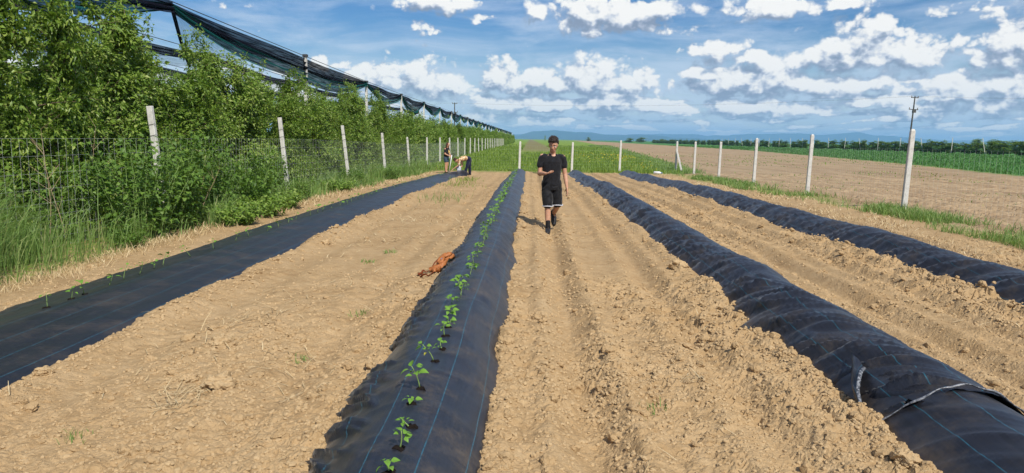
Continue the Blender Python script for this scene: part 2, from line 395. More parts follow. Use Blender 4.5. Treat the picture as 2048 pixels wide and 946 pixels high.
# ------------------------------------------------------------------ woven fabric beds
def fabric_mat(t, dusty=0.25):
    uvn = t.n('ShaderNodeUVMap'); uvn.uv_map = 'UVMap'; uv = uvn.outputs[0]
    sp = t.n('ShaderNodeSeparateXYZ'); t.l(uv, sp.inputs[0])
    u = sp.outputs[0]
    fr = t.m('ABSOLUTE', t.m('SUBTRACT', t.m('FRACT', t.m('DIVIDE', u, 0.235)), 0.5))
    wob = t.noise(uv, 25.0, 2)
    line = t.m('MULTIPLY', t.mr(fr, 0.018, 0.008), t.mr(wob, 0.3, 0.6, 0.25, 0.65))
    n1 = t.noise(uv, 2.2, 5, 0.65); n2 = t.noise(uv, 30.0, 4, 0.7)
    streak = t.noise(t.vm('MULTIPLY', uv, (60.0, 1.6, 1.0)), 1.0, 3, 0.6)
    base = t.mix(t.mr(streak, 0.3, 0.7), (0.0055, 0.0065, 0.0105, 1), (0.0120, 0.0138, 0.0220, 1))
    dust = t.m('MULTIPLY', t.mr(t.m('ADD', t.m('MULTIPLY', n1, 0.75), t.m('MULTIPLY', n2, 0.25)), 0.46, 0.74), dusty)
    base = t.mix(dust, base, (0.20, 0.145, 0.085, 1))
    base = t.mix(t.m('MULTIPLY', t.mr(u, 0.30, 0.04), t.mr(t.noise(uv, 9.0, 4, 0.7), 0.35, 0.65, 0.05, 0.55)), base, (0.22, 0.15, 0.08, 1))  # soil splash plus brown light reflected off the soil, painted along the left edge
    base = t.mix(line, base, (0.018, 0.13, 0.19, 1))
    wx = t.n('ShaderNodeTexWave', wave_type='BANDS', bands_direction='X'); t.l(uv, wx.inputs[0]); wx.inputs['Scale'].default_value = 55.0
    wy = t.n('ShaderNodeTexWave', wave_type='BANDS', bands_direction='Y'); t.l(uv, wy.inputs[0]); wy.inputs['Scale'].default_value = 55.0
    h = t.m('ADD', t.m('MULTIPLY', t.m('ADD', wx.outputs['Fac'], wy.outputs['Fac']), 0.25), t.m('MULTIPLY', n2, 0.8))
    return principled(t, base, t.mr(n1, 0.3, 0.7, 0.33, 0.48), 0.62, bump(t, h, 0.35, 0.003), Sheen_Weight=0.07, Sheen_Roughness=0.35)
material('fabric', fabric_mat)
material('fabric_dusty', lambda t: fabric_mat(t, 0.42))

def bed_mesh(name, prof, y0, y1, fold, mat='fabric', step=0.010, ncol=72, phase=0.0, ends=True, edge=None):
    """prof(s, y) -> x, z for s in 0..1 across the sheet; fold(s, y, x) adds wrinkles"""
    ys = [y0]
    while ys[-1] < y1: ys.append(ys[-1] + max(0.02, ys[-1]*step*0.55))
    ys = np.array(ys); s = np.linspace(0, 1, ncol)
    Yg, Sg = np.meshgrid(ys, s, indexing='ij')
    Xg, Zg = prof(Sg, Yg)
    arc = np.concatenate([[0], np.cumsum(np.hypot(np.diff(Xg[0]), np.diff(Zg[0])))])
    dz = fold(Sg, Yg, Xg)
    if ends:   # gather the far end and let it drop to the soil
        e = sstep(y1-0.55, y1-0.02, Yg); Zg = Zg*(1 - e*0.75) + 0.10*e*np.sin(Sg*34+1)*np.sin(Sg*math.pi); 
        xc = Xg.mean(1, keepdims=True); Xg = Xg + (Xg-xc)*-0.10*e
    nx = -(np.gradient(Zg, axis=1)); nz = np.gradient(Xg, axis=1); ln = np.hypot(nx, nz)+1e-6
    Xg = Xg + nx/ln*dz; Zg = Zg + nz/ln*dz
    if edge is not None: Yg = Yg + edge(Sg)*np.clip(1-(Yg-y0)/0.8, 0, 1)
    V = np.stack([Xg, Yg, Zg + gz(Yg)], 2).reshape(-1, 3)
    UV = np.stack([np.repeat(arc[None], len(ys), 0) + phase, Yg], 2).reshape(-1, 2)
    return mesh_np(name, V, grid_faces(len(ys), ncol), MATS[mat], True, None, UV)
def mound(cx, hw, h, p=2.2, skew=0.0, wander=0.05, key=0, dip=0.05):
    def prof(s, y):
        c = cx + wander*fbm(y*0.25, np.full_like(y, key*7.7), 2, 101+key)
        hh = h*(1 + 0.22*fbm(y*0.45, np.full_like(y, key*3.3), 3, 111+key))
        ww = hw*(1 + 0.12*fbm(y*0.5, np.full_like(y, key*1.7), 3, 121+key))
        a = (s*2-1)
        x = c + ww*a*1.10
        aa = np.clip(np.abs(a*1.10), 0, 1.1)
        z = hh*np.clip(1 - aa**p, -0.35, 1)
        z = np.where(aa > 1, -dip*(aa-1)/0.1, z) + skew*a*hh*(1-np.clip(aa, 0, 1)**2)
        return x, z
    return prof
def ridged(x, y, k):
    r = np.clip(1 - np.abs(fbm(x, y, 3, k))*3.4, 0, 1); return 1.25*r**1.7
def fold_taut(key, side=-1, amp=0.010, lo=0.0):
    def f(s, y, x):
        a = s*2-1; m = sstep(0.15, 0.75, a*side)
        side_f = ridged(a*2.0 + y*0.9, y*5.2 - a*4.0*side, 131+key)
        top_f = fbm(a*2.5, y*1.5, 3, 141+key)
        return amp*(1.7*m*(side_f-0.5) + 0.9*top_f) + lo*ridged(a*1.3, y*2.1, 151+key)
    return f
def fold_loose(key, amp=0.018):
    def f(s, y, x):
        a = s*2-1
        def rd(q, r, k): return 1.25*np.clip(1 - np.abs(fbm(q, r, 2, k))*3.2, 0, 1)**2.0
        q = y + 0.42*a + 0.10*np.sin(y*1.3)
        d1 = rd(q*2.6, a*0.55 - y*0.22, 161+key)
        d2 = rd(q*5.5, a*0.6 - y*0.3, 171+key)
        m = 0.30 + 0.85*sstep(0.35, -0.6, a)
        d3 = rd(q*11.0, a*0.9 - y*0.5, 175+key)
        return amp*m*(0.75*(d1-0.55) + 0.60*(d2-0.55) + 0.30*(d3-0.55)) + amp*0.8*fbm(y*1.1, a*1.2, 2, 181+key)
    return f
def build_beds():
    def flatprof(s, y):
        x = -4.97 + 1.66*s + 0.05*fbm(y*0.3, s*0+2, 2, 191)
        w = 0.05*fbm(y*0.8, s*0, 3, 192)
        z = np.interp(s, [0, 0.04, 0.10, 0.22, 0.42, 0.50, 0.86, 0.94, 1.0], [-0.05, 0.03, 0.065, 0.09, 0.135, 0.13, 0.055, 0.02, -0.05])
        return x + w*(1-s), z
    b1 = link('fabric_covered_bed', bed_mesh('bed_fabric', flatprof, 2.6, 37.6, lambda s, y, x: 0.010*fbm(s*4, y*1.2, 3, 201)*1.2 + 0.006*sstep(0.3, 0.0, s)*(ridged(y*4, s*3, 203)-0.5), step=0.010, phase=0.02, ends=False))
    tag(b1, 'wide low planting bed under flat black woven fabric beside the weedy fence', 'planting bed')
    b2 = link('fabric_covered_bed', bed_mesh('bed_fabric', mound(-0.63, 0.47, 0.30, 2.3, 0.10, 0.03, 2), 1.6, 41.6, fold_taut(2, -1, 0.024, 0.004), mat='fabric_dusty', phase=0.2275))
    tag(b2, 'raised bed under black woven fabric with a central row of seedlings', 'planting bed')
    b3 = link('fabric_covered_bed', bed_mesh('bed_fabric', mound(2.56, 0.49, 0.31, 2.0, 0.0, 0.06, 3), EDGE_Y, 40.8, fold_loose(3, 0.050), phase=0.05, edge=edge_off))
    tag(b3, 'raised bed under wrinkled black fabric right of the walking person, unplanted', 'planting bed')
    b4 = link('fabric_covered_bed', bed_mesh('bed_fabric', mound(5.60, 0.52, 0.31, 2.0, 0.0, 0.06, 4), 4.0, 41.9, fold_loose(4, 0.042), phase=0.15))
    tag(b4, 'raised bed under creased black fabric nearest the right-hand wire fence', 'planting bed')
    return b1, b2, b3, b4
EDGE_Y = 3.98
def edge_off(s): return 0.22*(1-s)**3 - 0.03*np.sin(s*9) + 0.10*s*s
ground = build_ground()
beds = build_beds()
def soil_z(x, y):
    x = np.atleast_1d(np.asarray(x, float)); y = np.atleast_1d(np.asarray(y, float))
    return gz(y) + soil_h(x, y, np.full_like(x, 0.02))*soil_mask(x, y)
# ------------------------------------------------------------------ foliage helpers
def _norm(a): return a/(np.linalg.norm(a, axis=-1, keepdims=True)+1e-9)
def leaves(P, A, N, L, Wd, droop=0.25, fold=0.16, g=rng):
    """P base points, A axis, N normal, L length, Wd width -> V, F (5 verts, 4 tris per leaf)"""
    n = len(P); A = _norm(A); B = _norm(np.cross(N, A)); N = np.cross(A, B)
    L = np.broadcast_to(L, (n,))[:, None]; Wd = np.broadcast_to(Wd, (n,))[:, None]; dr = droop*g.uniform(0.2, 1.9, (n, 1))
    c = P + A*L*0.48 + N*L*0.05; up = N*L*fold*g.uniform(0.3, 1.6, (n, 1))
    V = np.stack([P, P + A*L*0.45 + B*Wd/2 + up, P + A*L*0.45 - B*Wd/2 + up, c, P + A*L - N*L*dr], 1).reshape(-1, 3)
    i = np.arange(n)[:, None]*5
    F = np.concatenate([i+np.array([[0, 2, 3]]), i+np.array([[0, 3, 1]]), i+np.array([[3, 2, 4]]), i+np.array([[3, 4, 1]])], 0)
    return V, F
def blades(P, Hh, Wd, lean, bend=0.35, g=rng):
    """grass blades: P base, lean (n,2) sideways travel of the tip"""
    n = len(P); Hh = np.broadcast_to(Hh, (n,))[:, None]; Wd = np.broadcast_to(Wd, (n,))[:, None]
    a = g.uniform(0, 2*math.pi, n); s = np.stack([np.cos(a), np.sin(a), 0*a], 1)*Wd/2
    l3 = np.concatenate([lean, np.zeros((n, 1))], 1)
    z = np.array([[0, 0, 1.0]])
    mid = P + l3*Hh*bend + z*Hh*0.58; tip = P + l3*Hh + z*Hh*(1 - 0.35*np.linalg.norm(lean, axis=1, keepdims=True)**2)
    V = np.stack([P - s, P + s, mid + s*0.75, mid - s*0.75, tip], 1).reshape(-1, 3)
    i = np.arange(n)[:, None]*5
    return V, np.concatenate([i+np.array([[0, 1, 2]]), i+np.array([[0, 2, 3]]), i+np.array([[3, 2, 4]])], 0)
def wires(A, B, r):
    A = np.asarray(A, float); B = np.asarray(B, float); n = len(A); T = _norm(B-A)
    ref = np.where(np.abs(T[:, 2:3]) < 0.9, np.array([[0, 0, 1.0]]), np.array([[1.0, 0, 0]])); u = _norm(np.cross(T, ref)); w = np.cross(T, u)
    ring = [r*(math.cos(a)*u + math.sin(a)*w) for a in (0, 2.094, 4.189)]
    V = np.stack([A+ring[0], A+ring[1], A+ring[2], B+ring[0], B+ring[1], B+ring[2]], 1).reshape(-1, 3)
    i = np.arange(n)[:, None]*6
    return V, np.concatenate([i+np.array([[0, 1, 4, 3]]), i+np.array([[1, 2, 5, 4]]), i+np.array([[2, 0, 3, 5]])], 0)

def leaf_mat(stops, trans=0.35, rough=0.5, spec=0.35, tcol=None):
    def f(t):
        r = t.n('ShaderNodeNewGeometry').outputs['Random Per Island']
        oi = t.n('ShaderNodeObjectInfo').outputs['Random']
        fac = t.m('ADD', t.m('MULTIPLY', r, 0.86), t.m('MULTIPLY', oi, 0.14))
        c = t.ramp(fac, stops)
        p = principled(t, c, rough, spec)
        tr = t.n('ShaderNodeBsdfTranslucent'); t.l(t.mix(0.75, c, (0.20, 0.34, 0.03, 1) if tcol is None else tcol), tr.inputs[0])
        mx = t.n('ShaderNodeMixShader'); mx.inputs[0].default_value = trans; t.l(p, mx.inputs[1]); t.l(tr.outputs[0], mx.inputs[2])
        return mx.outputs[0]
    return f
material('pear_leaf', leaf_mat([(0.0, (0.060, 0.120, 0.016)), (0.30, (0.140, 0.245, 0.028)), (0.65, (0.255, 0.365, 0.052)), (0.90, (0.38, 0.47, 0.11)), (1.0, (0.50, 0.54, 0.22))], 0.40, 0.42, 0.5))
material('young_leaf', leaf_mat([(0.0, (0.11, 0.21, 0.028)), (0.5, (0.20, 0.32, 0.045)), (1.0, (0.34, 0.44, 0.11))], 0.40, 0.5))
material('weed_leaf', leaf_mat([(0.0, (0.060, 0.125, 0.020)), (0.5, (0.115, 0.220, 0.034)), (1.0, (0.21, 0.33, 0.06))], 0.36, 0.5))
material('grass', leaf_mat([(0.0, (0.13, 0.225, 0.055)), (0.5, (0.21, 0.335, 0.090)), (0.85, (0.30, 0.42, 0.13)), (1.0, (0.52, 0.48, 0.24))], 0.42, 0.5))
material('meadow_grass', leaf_mat([(0.0, (0.090, 0.165, 0.018)), (0.5, (0.190, 0.290, 0.036)), (0.9, (0.28, 0.36, 0.06)), (1.0, (0.42, 0.40, 0.14))], 0.3, 0.6))
material('crop_leaf', leaf_mat([(0.0, (0.040, 0.120, 0.030)), (0.6, (0.085, 0.215, 0.050)), (1.0, (0.15, 0.29, 0.08))], 0.25, 0.6))
material('seedling_leaf', leaf_mat([(0.0, (0.10, 0.25, 0.030)), (0.6, (0.19, 0.38, 0.05)), (1.0, (0.34, 0.50, 0.10))], 0.35, 0.5))
material('seedling_leaf_yellow', leaf_mat([(0.0, (0.42, 0.42, 0.05)), (1.0, (0.55, 0.48, 0.07))], 0.35, 0.5))
material('seedling_stem', lambda t: principled(t, (0.20, 0.30, 0.09), 0.6))
material('yellow_flower', leaf_mat([(0.0, (0.55, 0.40, 0.01)), (1.0, (0.75, 0.58, 0.03))], 0.25, 0.6, tcol=(0.7, 0.5, 0.02, 1)))
material('straw', leaf_mat([(0.0, (0.42, 0.30, 0.15)), (0.6, (0.58, 0.45, 0.25)), (1.0, (0.70, 0.58, 0.36))], 0.1, 0.6, tcol=(0.5, 0.4, 0.2, 1)))
material('dry_stalk', lambda t: principled(t, (0.36, 0.27, 0.16), 0.8))
def bark(t):
    n = t.noise(t.vm('MULTIPLY', objco(t), (1, 1, 0.25)), 26, 4, 0.65)
    return principled(t, t.ramp(n, [(0.3, (0.075, 0.052, 0.034)), (0.7, (0.21, 0.155, 0.10))]), 0.9, 0.2, bump(t, n, 0.6, 0.01))
material('bark', bark)
def concrete(t):
    p = objco(t); n = t.noise(p, 7, 6, 0.7); n2 = t.noise(p, 60, 3, 0.6)
    c = t.ramp(n, [(0.28, (0.40, 0.385, 0.34)), (0.5, (0.60, 0.58, 0.53)), (0.75, (0.70, 0.68, 0.63))])
    c = t.mix(t.mr(n2, 0.55, 0.75, 0, 0.4), c, (0.34, 0.32, 0.28, 1))
    return principled(t, c, 0.9, 0.2, bump(t, t.m('ADD', n2, n), 0.5, 0.004))
material('concrete', concrete)
material('galvanised_wire', lambda t: principled(t, (0.42, 0.44, 0.43), 0.5, 0.5))
material('dark_wire', lambda t: principled(t, (0.06, 0.06, 0.06), 0.6))

# ------------------------------------------------------------------ pear trees of the hail-netted orchard
def tree_meshes(seed, n_branch=34, per=120, scale=1.0, leaf=0.085, shoots=7, hgt=3.35):
    g = np.random.default_rng(seed); mb = MB(); P = []; A = []; N = []; Y = []
    zz = np.linspace(0, hgt, 9); lean = g.normal(0, 0.05, 2)
    tr = np.stack([lean[0]*zz + 0.03*np.sin(zz*2+seed), lean[1]*zz + 0.03*np.cos(zz*1.7+seed), zz], 1)
    mb.tube(tr, np.linspace(0.055, 0.014, 9), 7)
    def spray(path, cnt, spread, young):
        path = np.asarray(path); k = len(path)-1
        f = g.uniform(0.08, 1.0, cnt)*k; i = np.minimum(f.astype(int), k-1); w = (f-i)[:, None]
        c = path[i]*(1-w) + path[i+1]*w
        d = _norm(path[np.minimum(i+1, k)]-path[i])
        off = g.normal(0, 1, (cnt, 3)); off -= d*np.sum(off*d, 1, keepdims=True)*0.6; off = _norm(off)
        P.append(c + off*np.abs(g.normal(0, spread, (cnt, 1))))
        A.append(off*0.9 + d*0.5 + np.array([[0.25, 0.1, -0.25]]) + g.normal(0, 0.35, (cnt, 3)))
        N.append(np.array([[0.25, -0.35, 0.85]]) + g.normal(0, 0.45, (cnt, 3))); Y.append(np.full(cnt, young))
    for b in range(n_branch):
        h = 0.10 + (hgt-0.3)*((b+g.uniform(0, 1))/n_branch)**1.2
        az = g.uniform(0, 2*math.pi); ln = g.uniform(0.45, 0.98)*(1.22 - 0.60*h/hgt)
        dx, dy = math.cos(az)*0.85, math.sin(az)*1.05
        o = np.array([np.interp(h, zz, tr[:, 0]), np.interp(h, zz, tr[:, 1]), h]); t = np.linspace(0, 1, 5)
        rise = g.uniform(-0.05, 0.65)
        path = o + np.stack([dx*ln*t, dy*ln*t, ln*(rise*t + 0.10*np.sin(t*3))], 1)
        mb.tube(path, np.linspace(0.016, 0.004, 5), 4, caps=False); spray(path, int(per*g.uniform(0.5, 1.45)), 0.115, 0)
        if g.random() < 0.55:
            q = path[3]; sh = np.stack([q + np.array([g.normal(0, 0.06), g.normal(0, 0.06), 0])*k + np.array([0, 0, 0.16])*k for k in range(4)])
            mb.tube(sh, np.linspace(0.006, 0.003, 4), 3, caps=False); spray(sh, int(per*0.35), 0.06, 1)
    for k in range(shoots):
        q = tr[-1 - (k % 3)] + np.array([g.normal(0, 0.13), g.normal(0, 0.16), -0.2]); hh = g.uniform(0.35, 0.95)
        sh = np.stack([q + np.array([0.10*j*g.normal(0, 0.5), 0.10*j*g.normal(0, 0.5), hh*j/4.0]) for j in range(5)])
        mb.tube(sh, np.linspace(0.008, 0.003, 5), 4, caps=False); spray(sh, int(per*0.42), 0.05, 1)
    P = np.concatenate(P); A = np.concatenate(A); N = np.concatenate(N); Y = np.concatenate(Y); n = len(P)
    L = leaf*g.uniform(0.6, 1.25, n)
    V, F = leaves(P, A, N, L, L*g.uniform(0.38, 0.55, n), 0.30, 0.16, g)
    m4 = np.tile(Y, 4).astype(int)
    return mb.mesh('trunk', MATS['bark'], True), mesh_np('crown', V, F, [MATS['pear_leaf'], MATS['young_leaf']], False, mat_idx=m4)
def ordinal(i): return ['first', 'second', 'third', 'fourth', 'fifth', 'sixth', 'seventh', 'eighth', 'ninth', 'tenth', 'eleventh', 'twelfth', 'thirteenth', 'fourteenth', 'fifteenth', 'sixteenth', 'seventeenth', 'eighteenth', 'nineteenth', 'twentieth'][i]
def put_tree(tm, x, y, sc, rz, label, group, z=None):
    e = empty('pear_tree', (x, y, float(gz(y))+0.02 if z is None else z), label, 'tree', group, rz); e.scale = sc
    link('trunk', tm[0], e); link('crown', tm[1], e); return e
ROW_X = (-8.45, -11.95, -15.45); TREE_X = -8.15
FAR_TREES = []
def build_orchard():
    g = random.Random(3)
    near = [tree_meshes(100+i, 46, 215, leaf=0.094, hgt=3.15) for i in range(5)] + [tree_meshes(130, 46, 215, leaf=0.094, shoots=9, hgt=3.9)]
    mid = [tree_meshes(140+i, 32, 95, leaf=0.15, shoots=6) for i in range(3)]
    far = FAR_TREES[:] = [tree_meshes(150+i, 22, 46, leaf=0.27, shoots=4) for i in range(3)]
    y = 6.6; i = 0
    while y < 345:
        step = 0.98 if y < 42 else (1.25 if y < 80 else 1.75)
        kind = near if y < 42 else (mid if y < 95 else far)
        k = g.randrange(len(kind)) if not (y < 42 and i % 7 == 4) else 5
        k = min(k, len(kind)-1)
        sc = (g.uniform(0.95, 1.15), (1.05 if y < 80 else 1.5)*g.uniform(0.95, 1.15), g.uniform(0.80, 1.03)*(1.0 if y > 15.5 else 1.17))
        if y < 60: lab = 'leafy young pear tree in the hedge-like orchard row behind the left fence'
        else: lab = 'distant pear tree in the far stretch of the left orchard row'
        put_tree(kind[k], TREE_X + g.uniform(-0.12, 0.12), y, sc, g.choice((0, math.pi)) + g.uniform(-0.5, 0.5), lab, 'near trees of the front orchard row' if y < 60 else 'far trees of the front orchard row')
        y += step*g.uniform(0.9, 1.1); i += 1
    y = 9.0
    while y < 42:
        put_tree((near if y < 26 else mid)[g.randrange(3)], ROW_X[1] + g.uniform(-0.1, 0.1), y, (1, 1.1, g.uniform(0.92, 1.05)), g.uniform(0, 6), 'pear tree of the second orchard row, glimpsed behind the front trees', 'trees of the second orchard row')
        y += 1.6*g.uniform(0.9, 1.1)
build_orchard()

# ------------------------------------------------------------------ orchard poles and hail nets
POLE_Y = [7.05 + 9.95*i for i in range(34)]
def build_poles():
    pm = MB().box((0, 0, 2.4), (0.11, 0.13, 4.8)).mesh('orchard_pole', MATS['concrete'])
    cap = MB().box((0, 0, 4.86), (0.16, 0.18, 0.10)).mesh('pole_cap', MATS['dark_wire'])
    for r, xr in enumerate(ROW_X[:2]):
        for i, y in enumerate(POLE_Y[:(34 if r == 0 else 7)]):
            if i < 2: continue
            e = link('orchard_pole', pm, loc=(xr, y + (0 if r == 0 else 0.0), float(gz(y)) - 0.12))
            if r == 0 and 0 < i <= 10: lab = 'tall pale concrete pole holding up the hail net, %s from the near end' % ordinal(i)
            elif r == 0: lab = 'distant tall concrete pole under the far hail net'
            else: lab = 'concrete pole of the second hail net row behind the front trees'
            tag(e, lab, 'pole', 'poles carrying the hail nets')
            link('pole_cap', cap, e)
build_poles()
def net_mat(base, trans):
    def f(t):
        uvn = t.n('ShaderNodeUVMap'); uvn.uv_map = 'UVMap'
        n = t.noise(t.vm('MULTIPLY', uvn.outputs[0], (14.0, 0.9, 1.0)), 1.0, 4, 0.6)
        d = t.n('ShaderNodeBsdfDiffuse'); t.l(t.mix(n, (*[c*0.6 for c in base], 1), (*[c*1.5 for c in base], 1)), d.inputs[0])
        tr = t.n('ShaderNodeBsdfTransparent'); m = t.n('ShaderNodeMixShader')
        t.l(t.mr(n, 0.30, 0.72, max(trans-0.16, 0), trans+0.16), m.inputs[0]); t.l(d.outputs[0], m.inputs[1]); t.l(tr.outputs[0], m.inputs[2]); return m.outputs[0]
    return f
material('net_black', net_mat((0.010, 0.011, 0.018), 0.05)); material('net_green', net_mat((0.010, 0.070, 0.066), 0.10)); material('net_sheer', net_mat((0.05, 0.06, 0.075), 0.72))
def net_curtain(xr, ya, yb, za, zb, drop0, drop1, sag, seed, mat, thick=0.10, nv=26, nu=22, top_off=0.0, x_off=0.0):
    """net gathered along its wire: hangs in folds, tied narrow at both poles"""
    g = np.random.default_rng(seed); t = np.linspace(0, 1, nu+1); s = np.linspace(0, 1, nv)
    T, Sg = np.meshgrid(t, s, indexing='ij'); belly = np.sin(T*math.pi)
    drop = drop0 + (drop1-drop0)*belly**0.7*(1 + 0.25*np.sin(T*9+seed))
    zw = za + (zb-za)*T - sag*4*T*(1-T)
    ph = g.uniform(0, 6); a = Sg*math.pi*5 + ph + 0.8*np.sin(T*7+seed)
    Xg = xr + x_off + thick*(0.4+0.6*belly)*np.sin(a)*(0.35+0.65*Sg) + 0.05*np.sin(T*11+ph)
    Yg = ya + (yb-ya)*T + 0.06*np.sin(Sg*8+ph)*belly
    Zg = zw - top_off*belly - drop*Sg - 0.03*np.sin(a*1.3)
    V = np.stack([Xg, Yg, Zg], 2).reshape(-1, 3); UV = np.stack([Sg*2, T*(yb-ya)], 2).reshape(-1, 2)
    return mesh_np('net', V, grid_faces(nu+1, nv), MATS[mat], True, None, UV)
def build_nets():
    for r, xr in enumerate(ROW_X):
        n = {0: 32, 1: 7, 2: 6}[r]
        for i in range(n):
            if r == 0 and i == 2: continue
            ya, yb = POLE_Y[i], POLE_Y[i+1 if not (r == 0 and i == 1) else 3]; za, zb = 4.72 + float(gz(ya)), 4.72 + float(gz(yb))
            big = 1.0 if r == 0 else 0.75
            if r == 0 and i == 0: lab = 'dark net bundle sagging into frame from the top edge'
            elif r == 0 and i < 6: lab = 'gathered black and green hail net, %s span along the front orchard row' % ordinal(i)
            elif r == 0: lab = 'distant gathered hail net running over the far orchard row'
            elif r == 1: lab = 'gathered black net over the second orchard row, behind the front net'
            else: lab = 'black net bundle over the third orchard row, farthest back'
            e = empty('hail_net', (0, 0, 0), lab, 'net', ['nets of the front orchard row', 'nets of the second orchard row', 'nets of the third orchard row'][r])
            link('net_bundle', net_curtain(xr, ya, yb, za, zb, 0.20, (0.52 if r == 0 and i == 1 else 0.36)*big, 0.07 if r == 0 else 0.18, i*7+r, 'net_black', 0.09), e)
            if r == 0:
                link('net_skirt', net_curtain(xr, ya, yb, za, zb, 0.12, (0.42, 0.62, 0.40)[i % 3], 0.10, i*5+2, 'net_green', 0.13, top_off=0.34), e)
            else:
                link('net_skirt', net_curtain(xr, ya, yb, za, zb, 0.08, 0.52, 0.20, i*5+2, 'net_sheer', 0.05, top_off=0.05), e)
            w = MB(); w.tube([(xr, ya + (yb-ya)*k/8, za + (zb-za)*k/8 + 0.04) for k in range(9)], 0.012, 4); w.build('support_wire', MATS['dark_wire'], e)
    # loose corner of net slung from the front row down to the second row
    A = np.array([ROW_X[0], POLE_Y[1], 4.62]); B = np.array([ROW_X[1]+0.9, POLE_Y[1]+6.2, 3.85]); C = np.array([ROW_X[0]-0.2, POLE_Y[1]+7.0, 4.20])
    u = np.linspace(0, 1, 16); P = []; UV = []
    for a in u:
        for b in np.linspace(0, 1, 12):
            q = A*(1-a) + (B*(1-b) + C*b)*a; q = q + np.array([0, 0, -0.25*math.sin(a*math.pi)*math.sin(b*math.pi)]); P.append(q); UV.append((b*2, a*6))
    e = link('slung_net', mesh_np('slung_net', P, grid_faces(16, 12), MATS['net_sheer'], True, None, UV))
    tag(e, 'sheer loose net corner slung down from the nearest net knot to the row behind', 'net')
    MB().tube([A*(1-t)+B*t + np.array([0, 0, -0.12*math.sin(t*3.14)]) for t in np.linspace(0, 1, 10)], 0.045, 6).build('net_hem', MATS['net_black'], e)
    for i in range(1, 5):
        for xa, xb in ((ROW_X[0], ROW_X[1]), (ROW_X[1], ROW_X[2])):
            pass
    cw = MB()
    for i in range(1, 8):
        cw.tube([(ROW_X[0], POLE_Y[i], 4.7+float(gz(POLE_Y[i]))), (ROW_X[2]-4, POLE_Y[i], 4.68+float(gz(POLE_Y[i])))], 0.007, 4)
    tag(cw.build('cross_cable', MATS['dark_wire']), 'thin steel cables strung across between the net poles', 'cable')
build_nets()

# ------------------------------------------------------------------ wire fences
def post_mesh(h, w=0.13, d=0.10, flat=False):
    """tapering cast post with a rounded top"""
    prof = [(-0.25, 1.0), (0.0, 1.0), (h-0.10, 0.92), (h-0.045, 0.88), (h-0.012, 0.62), (h, 0.30)]
    if flat: prof = [(-0.25, 1.0), (0.0, 1.0), (h-0.012, 0.90), (h, 0.86)]
    V = []; F = []
    for i, (z, s) in enumerate(prof):
        ww, dd = w/2*s, d/2*(s if z > h-0.08 else s*0.98)
        c = 0.012*min(s, 1)
        V += [(-ww+c, -dd, z), (ww-c, -dd, z), (ww, -dd+c, z), (ww, dd-c, z), (ww-c, dd, z), (-ww+c, dd, z), (-ww, dd-c, z), (-ww, -dd+c, z)]
    for i in range(len(prof)-1):
        F += [(i*8+j, i*8+(j+1) % 8, i*8+8+(j+1) % 8, i*8+8+j) for j in range(8)]
    k = (len(prof)-1)*8
    return mesh_np('concrete_post', V, [np.array(F), np.array([[k+j for j in range(8)]])], MATS['concrete'])
def tie_mesh(hs, w=0.13, d=0.10):
    m = MB()
    for h in hs:
        x, y = w/2+0.004, d/2+0.004; dz = 0.02
        m.tube([(-x, -y, h), (x, -y, h+dz), (x, y, h), (-x, y, h-dz), (-x, -y, h)], 0.004, 4, caps=False)
    return m.mesh('tie_wire', MATS['dark_wire'])
LF_X = -6.85
